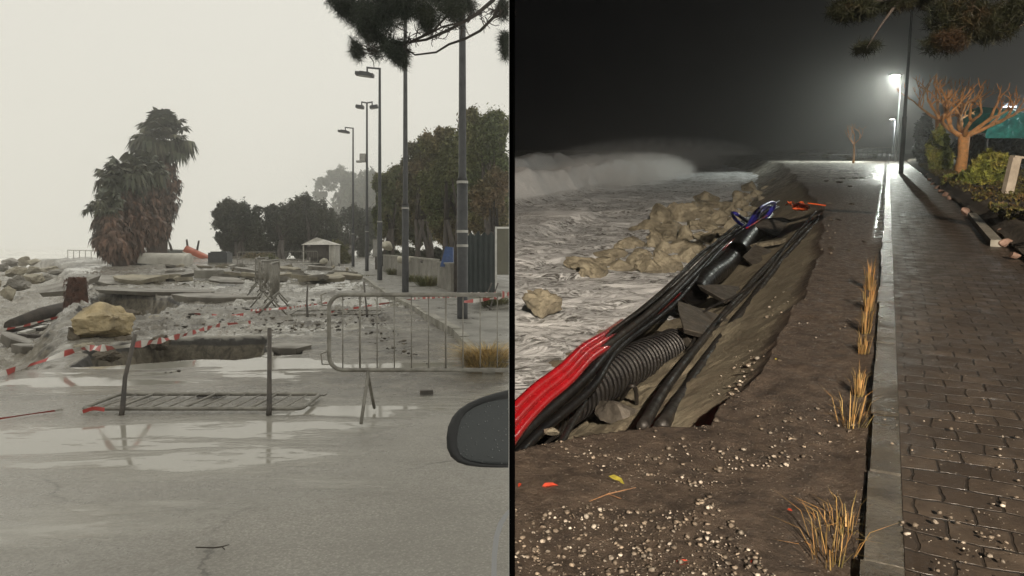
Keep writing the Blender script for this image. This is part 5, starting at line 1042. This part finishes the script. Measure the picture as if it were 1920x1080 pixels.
for (bp, bl_, n_, sz, mat, l_, sd, nm) in (
    ((1845, 352), [(1835, 330, 26, 26), (1860, 312, 26, 26), (1850, 335, 26, 24)], 5000, .16, m_lfn, "yellow green shrub between the orange lit trunk and the white post", 81, "shrub"),
    ((1793, 345), [(1793, 342, 24, 10), (1785, 337, 14, 8)], 2500, .14, m_lfn, "low bushy plant at the foot of the orange lit trunk", 82, "shrub"),
    ((1762, 325), [(1760, 285, 17, 38), (1766, 305, 15, 22)], 5000, .16, m_lfn, "tall narrow green hedge left of the orange lit trunk", 83, "shrub"),
    ((1735, 308), [(1733, 262, 16, 42), (1740, 285, 14, 24)], 5000, .2, m_lf_dark, "dark tall hedge beside the far pavement", 84, "hedge"),
    ((1830, 318), [(1845, 278, 50, 22), (1885, 280, 44, 26), (1835, 292, 26, 18)], 14000, .2, m_lf_dark, "dark hedge filling the garden behind the shrubs", 85, "hedge"),
    ((1905, 395), [(1906, 400, 12, 10)], 600, .07, m_lfn, "small tuft of green leaves at the right edge", 86, "plant")):
    Yq = yb(*bp); tree(TN, NP(*bp, .2), [nb(a, c_, Yq + (0 if k_ == 0 else .3 * k_), rx, rz) for k_, (a, c_, rx, rz) in enumerate(bl_)], n_, sz * Yq / 40 * 1.2, mat, l_, sd, name=nm, tr_=.05, cat="shrub" if nm == "shrub" else nm, limbs=3)
# teal awning with its lamp
Ya = 40; c = NY(1888, 232, Ya); k = Ya / F
t = root(TN, "awning", "teal awning lit from inside at the right edge behind the garden", "awning", (c.x, c.y, 0)); b = MB()
q = [NY(1848, 250, Ya), NY(1862, 215, Ya), NY(1890, 206, Ya), NY(1925, 212, Ya), NY(1960, 250, Ya)]
V = [];
for p in q: V += [p, p + Vector((0, 2.2, .5)), p + Vector((0, 2.2, -.02)), ]
for i in range(4):
    a_, c_ = q[i], q[i + 1]; b.add([a_, c_, c_ + Vector((0, 2.4, .3)), a_ + Vector((0, 2.4, .3)), a_ + Vector((0, 0, -.0)), c_], [(0, 1, 2, 3)])
    b.add([(a_.x, a_.y - .01, a_.z), (c_.x, c_.y - .01, c_.z), (c_.x, c_.y - .01, q[0].z - .25), (a_.x, a_.y - .01, q[0].z - .25)], [(0, 1, 2, 3)])
b.build("canvas", pm("teal canvas", (.03, .28, .22), (.015, .12, .10), 3, .7, bst=.6, bs=3, bd=.15), t)
pb_ = MB()
for x in (q[0].x + .2, q[4].x - .2): pb_.tube([(x, q[0].y + .1, 0), (x, q[0].y + .1, q[0].z)], .05, 6)
pb_.build("frame", m_pole, t)
lp = NY(1893, 196, Ya - 2.5); t2 = root(TN, "wall_lamp", "small white lamp shining above the teal awning", "lamp", lp, None); b = MB(); b.box(lp, (.7, .18, .16)); hh = b.build("lamp_shade", m_pole, t2); g = MB(); g.box(lp - Vector((0, 0, .11)), (.6, .14, .05)); g.build("lamp_glass", emit("cool lamp", (.8, .9, 1), 8), hh)
ld = bpy.data.lights.new("lamp_light", 'POINT'); ld.energy = 150; ld.color = (.8, .95, 1); ld.shadow_soft_size = .1; lo = bpy.data.objects.new("lamp_light", ld); COL.objects.link(lo); lo.parent = hh; lo.location = Vector((0, -.3, -.3))
# pillar and low wall at the far garden
b = MB(); c = NP(1722, 303, 0); k = c.y / F; b.box(c + Vector((0, 0, 22 * k)), (9 * k, 9 * k, 46 * k)); b.box(c + Vector((0, 0, 46 * k)), (11 * k, 11 * k, 3 * k)); tag(b.build("pillar", m_kerb, S=TN, loc=c), "pale gate pillar beside the far dark hedge", "pillar")
# far railing
t = root(TN, "railing", "low pale railing across the far end of the night road", "railing", NP(1605, 296)); a, c = NP(1598, 297), NP(1672, 297)
for zz in (1.5, .8): q_ = MB(); q_.tube([a + Vector((0, 0, zz)), c + Vector((0, 0, zz))], .07, 6); q_.build("rail", m_wrail, t)
for k in range(9): pp = a.lerp(c, k / 8); q_ = MB(); q_.tube([pp, pp + Vector((0, 0, 1.5))], .06, 6); q_.build("post", m_wrail, t)
# night pine bough
t = root(TN, "pine_tree", "dark pine boughs hanging over the top of the night pavement", "pine tree", (7.2, 1.0, 0)); L = Vector((7.2, 1.0, 0)); br = MB()
def nbl(pts, r0, r1, Y=9): P = [NY(px, py, Y) for px, py in pts]; m_ = len(P); br.tube(P, [r0 + (r1 - r0) * i / (m_ - 1) for i in range(m_)], 7)
br.tube([L - Vector((0, 0, .2)), L + Vector((-.1, 1.5, 3)), L + Vector((-.4, 4, 4.3)), NY(1830, -40, 9)], [.22, .18, .13, .06], 10)
nbl([(1830, -40), (1760, -20), (1690, -5), (1620, 5)], .05, .01); nbl([(1830, -40), (1822, 20), (1800, 70)], .05, .01); nbl([(1690, -5), (1650, 50), (1625, 90)], .02, .005); nbl([(1950, 30), (1890, 60), (1850, 70)], .02, .006)
br.build("branch", m_bark, t, smooth=True)
m_nn = leafmat("night pine needles", (.010, .013, .006), (.018, .02, .008), (.035, .02, .01), 1.2)
cb = [((NY(a_, b__, 9 + rg.uniform(-.6, .6)))[:], (c_ * 9 / F, .3, d_ * 9 / F)) for a_, b__, c_, d_ in ((1600, 18, 44, 20), (1660, 6, 50, 16), (1625, 88, 14, 10), (1800, 30, 60, 34), (1770, 78, 34, 20), (1850, 50, 50, 28), (1900, 20, 30, 24), (1730, 0, 40, 12))]
V, Q = needles(cb, 26000, .09, .003, 16); Pq = V.reshape(-1, 4, 3); Pq = Pq[Pq[:, :, 0].min(1) > .02]
fastmesh("needles", Pq.reshape(-1, 3), np.arange(len(Pq) * 4).reshape(-1, 4), m_nn, parent=t, off=OFF[t.name])

# spray blown off the breakers
def spray(p0, p1, w_, h_, dens, label, seed):
    a, c = Vector(p0), Vector(p1); mid = (a + c) / 2; d = c - a; b = MB(); V0, F0 = ico(4)
    M = np.array(Matrix.Rotation(math.atan2(d.y, d.x), 3, 'Z')); V = (V0 * np.array([d.length / 2, w_, h_])) @ M.T + np.array(mid)
    V[:, 0] = np.maximum(V[:, 0], .02); b.add(V, F0)
    m = bpy.data.materials.new("spray"); m.use_nodes = True; n = m.node_tree; n.nodes.clear()
    o_ = n.nodes.new("ShaderNodeOutputMaterial"); pv = n.nodes.new("ShaderNodeVolumePrincipled"); pv.inputs['Color'].default_value = (1, 1, 1, 1)
    v = coord(n); f = ramp(n, noise(n, v, .45, 9, .72, 1.6), [(.47, 0), (.62, 1)])
    ln = n.nodes.new("ShaderNodeVectorMath"); ln.operation = 'LENGTH'; mp_ = n.nodes.new("ShaderNodeMapping"); mp_.inputs['Rotation'].default_value = (0, 0, -math.atan2(d.y, d.x)); n.links.new(v, mp_.inputs[0])
    m2 = n.nodes.new("ShaderNodeMapping"); m2.inputs['Scale'].default_value = (2 / d.length, 1 / w_, 1 / h_); n.links.new(mp_.outputs[0], m2.inputs[0]); n.links.new(m2.outputs[0], ln.inputs[0])
    fall = ramp(n, ln.outputs['Value'], [(.15, 1), (.98, 0)])
    n.links.new(mth(n, 'MULTIPLY', mth(n, 'MULTIPLY', f, fall), dens), pv.inputs['Density']); n.links.new(pv.outputs[0], o_.inputs['Volume'])
    return tag(b.build("spray", m, S=TN, loc=mid), kind="stuff", label=label)
spray(NP(880, 388, -1.2), NP(1300, 318, -1.2), 3.2, 2.5, 1.7, "spray over the near breaker", 1)
spray(NP(930, 335, -1.0), NP(1420, 296, -1.0), 7.0, 4.5, .4, "spray over the far breaker", 2)

#HAZE
hz = MB(); hz.box((-80, 230, 40), (660, 700, 116))
m = bpy.data.materials.new("haze"); m.use_nodes = True; n = m.node_tree; n.nodes.clear()
o_ = n.nodes.new("ShaderNodeOutputMaterial"); pv = n.nodes.new("ShaderNodeVolumePrincipled")
pv.inputs['Color'].default_value = (.99, .99, .98, 1); pv.inputs['Density'].default_value = .0021; pv.inputs['Anisotropy'].default_value = .87
n.links.new(pv.outputs[0], o_.inputs['Volume'])
tag(hz.build("haze", m), kind="stuff", label="thin rain mist")
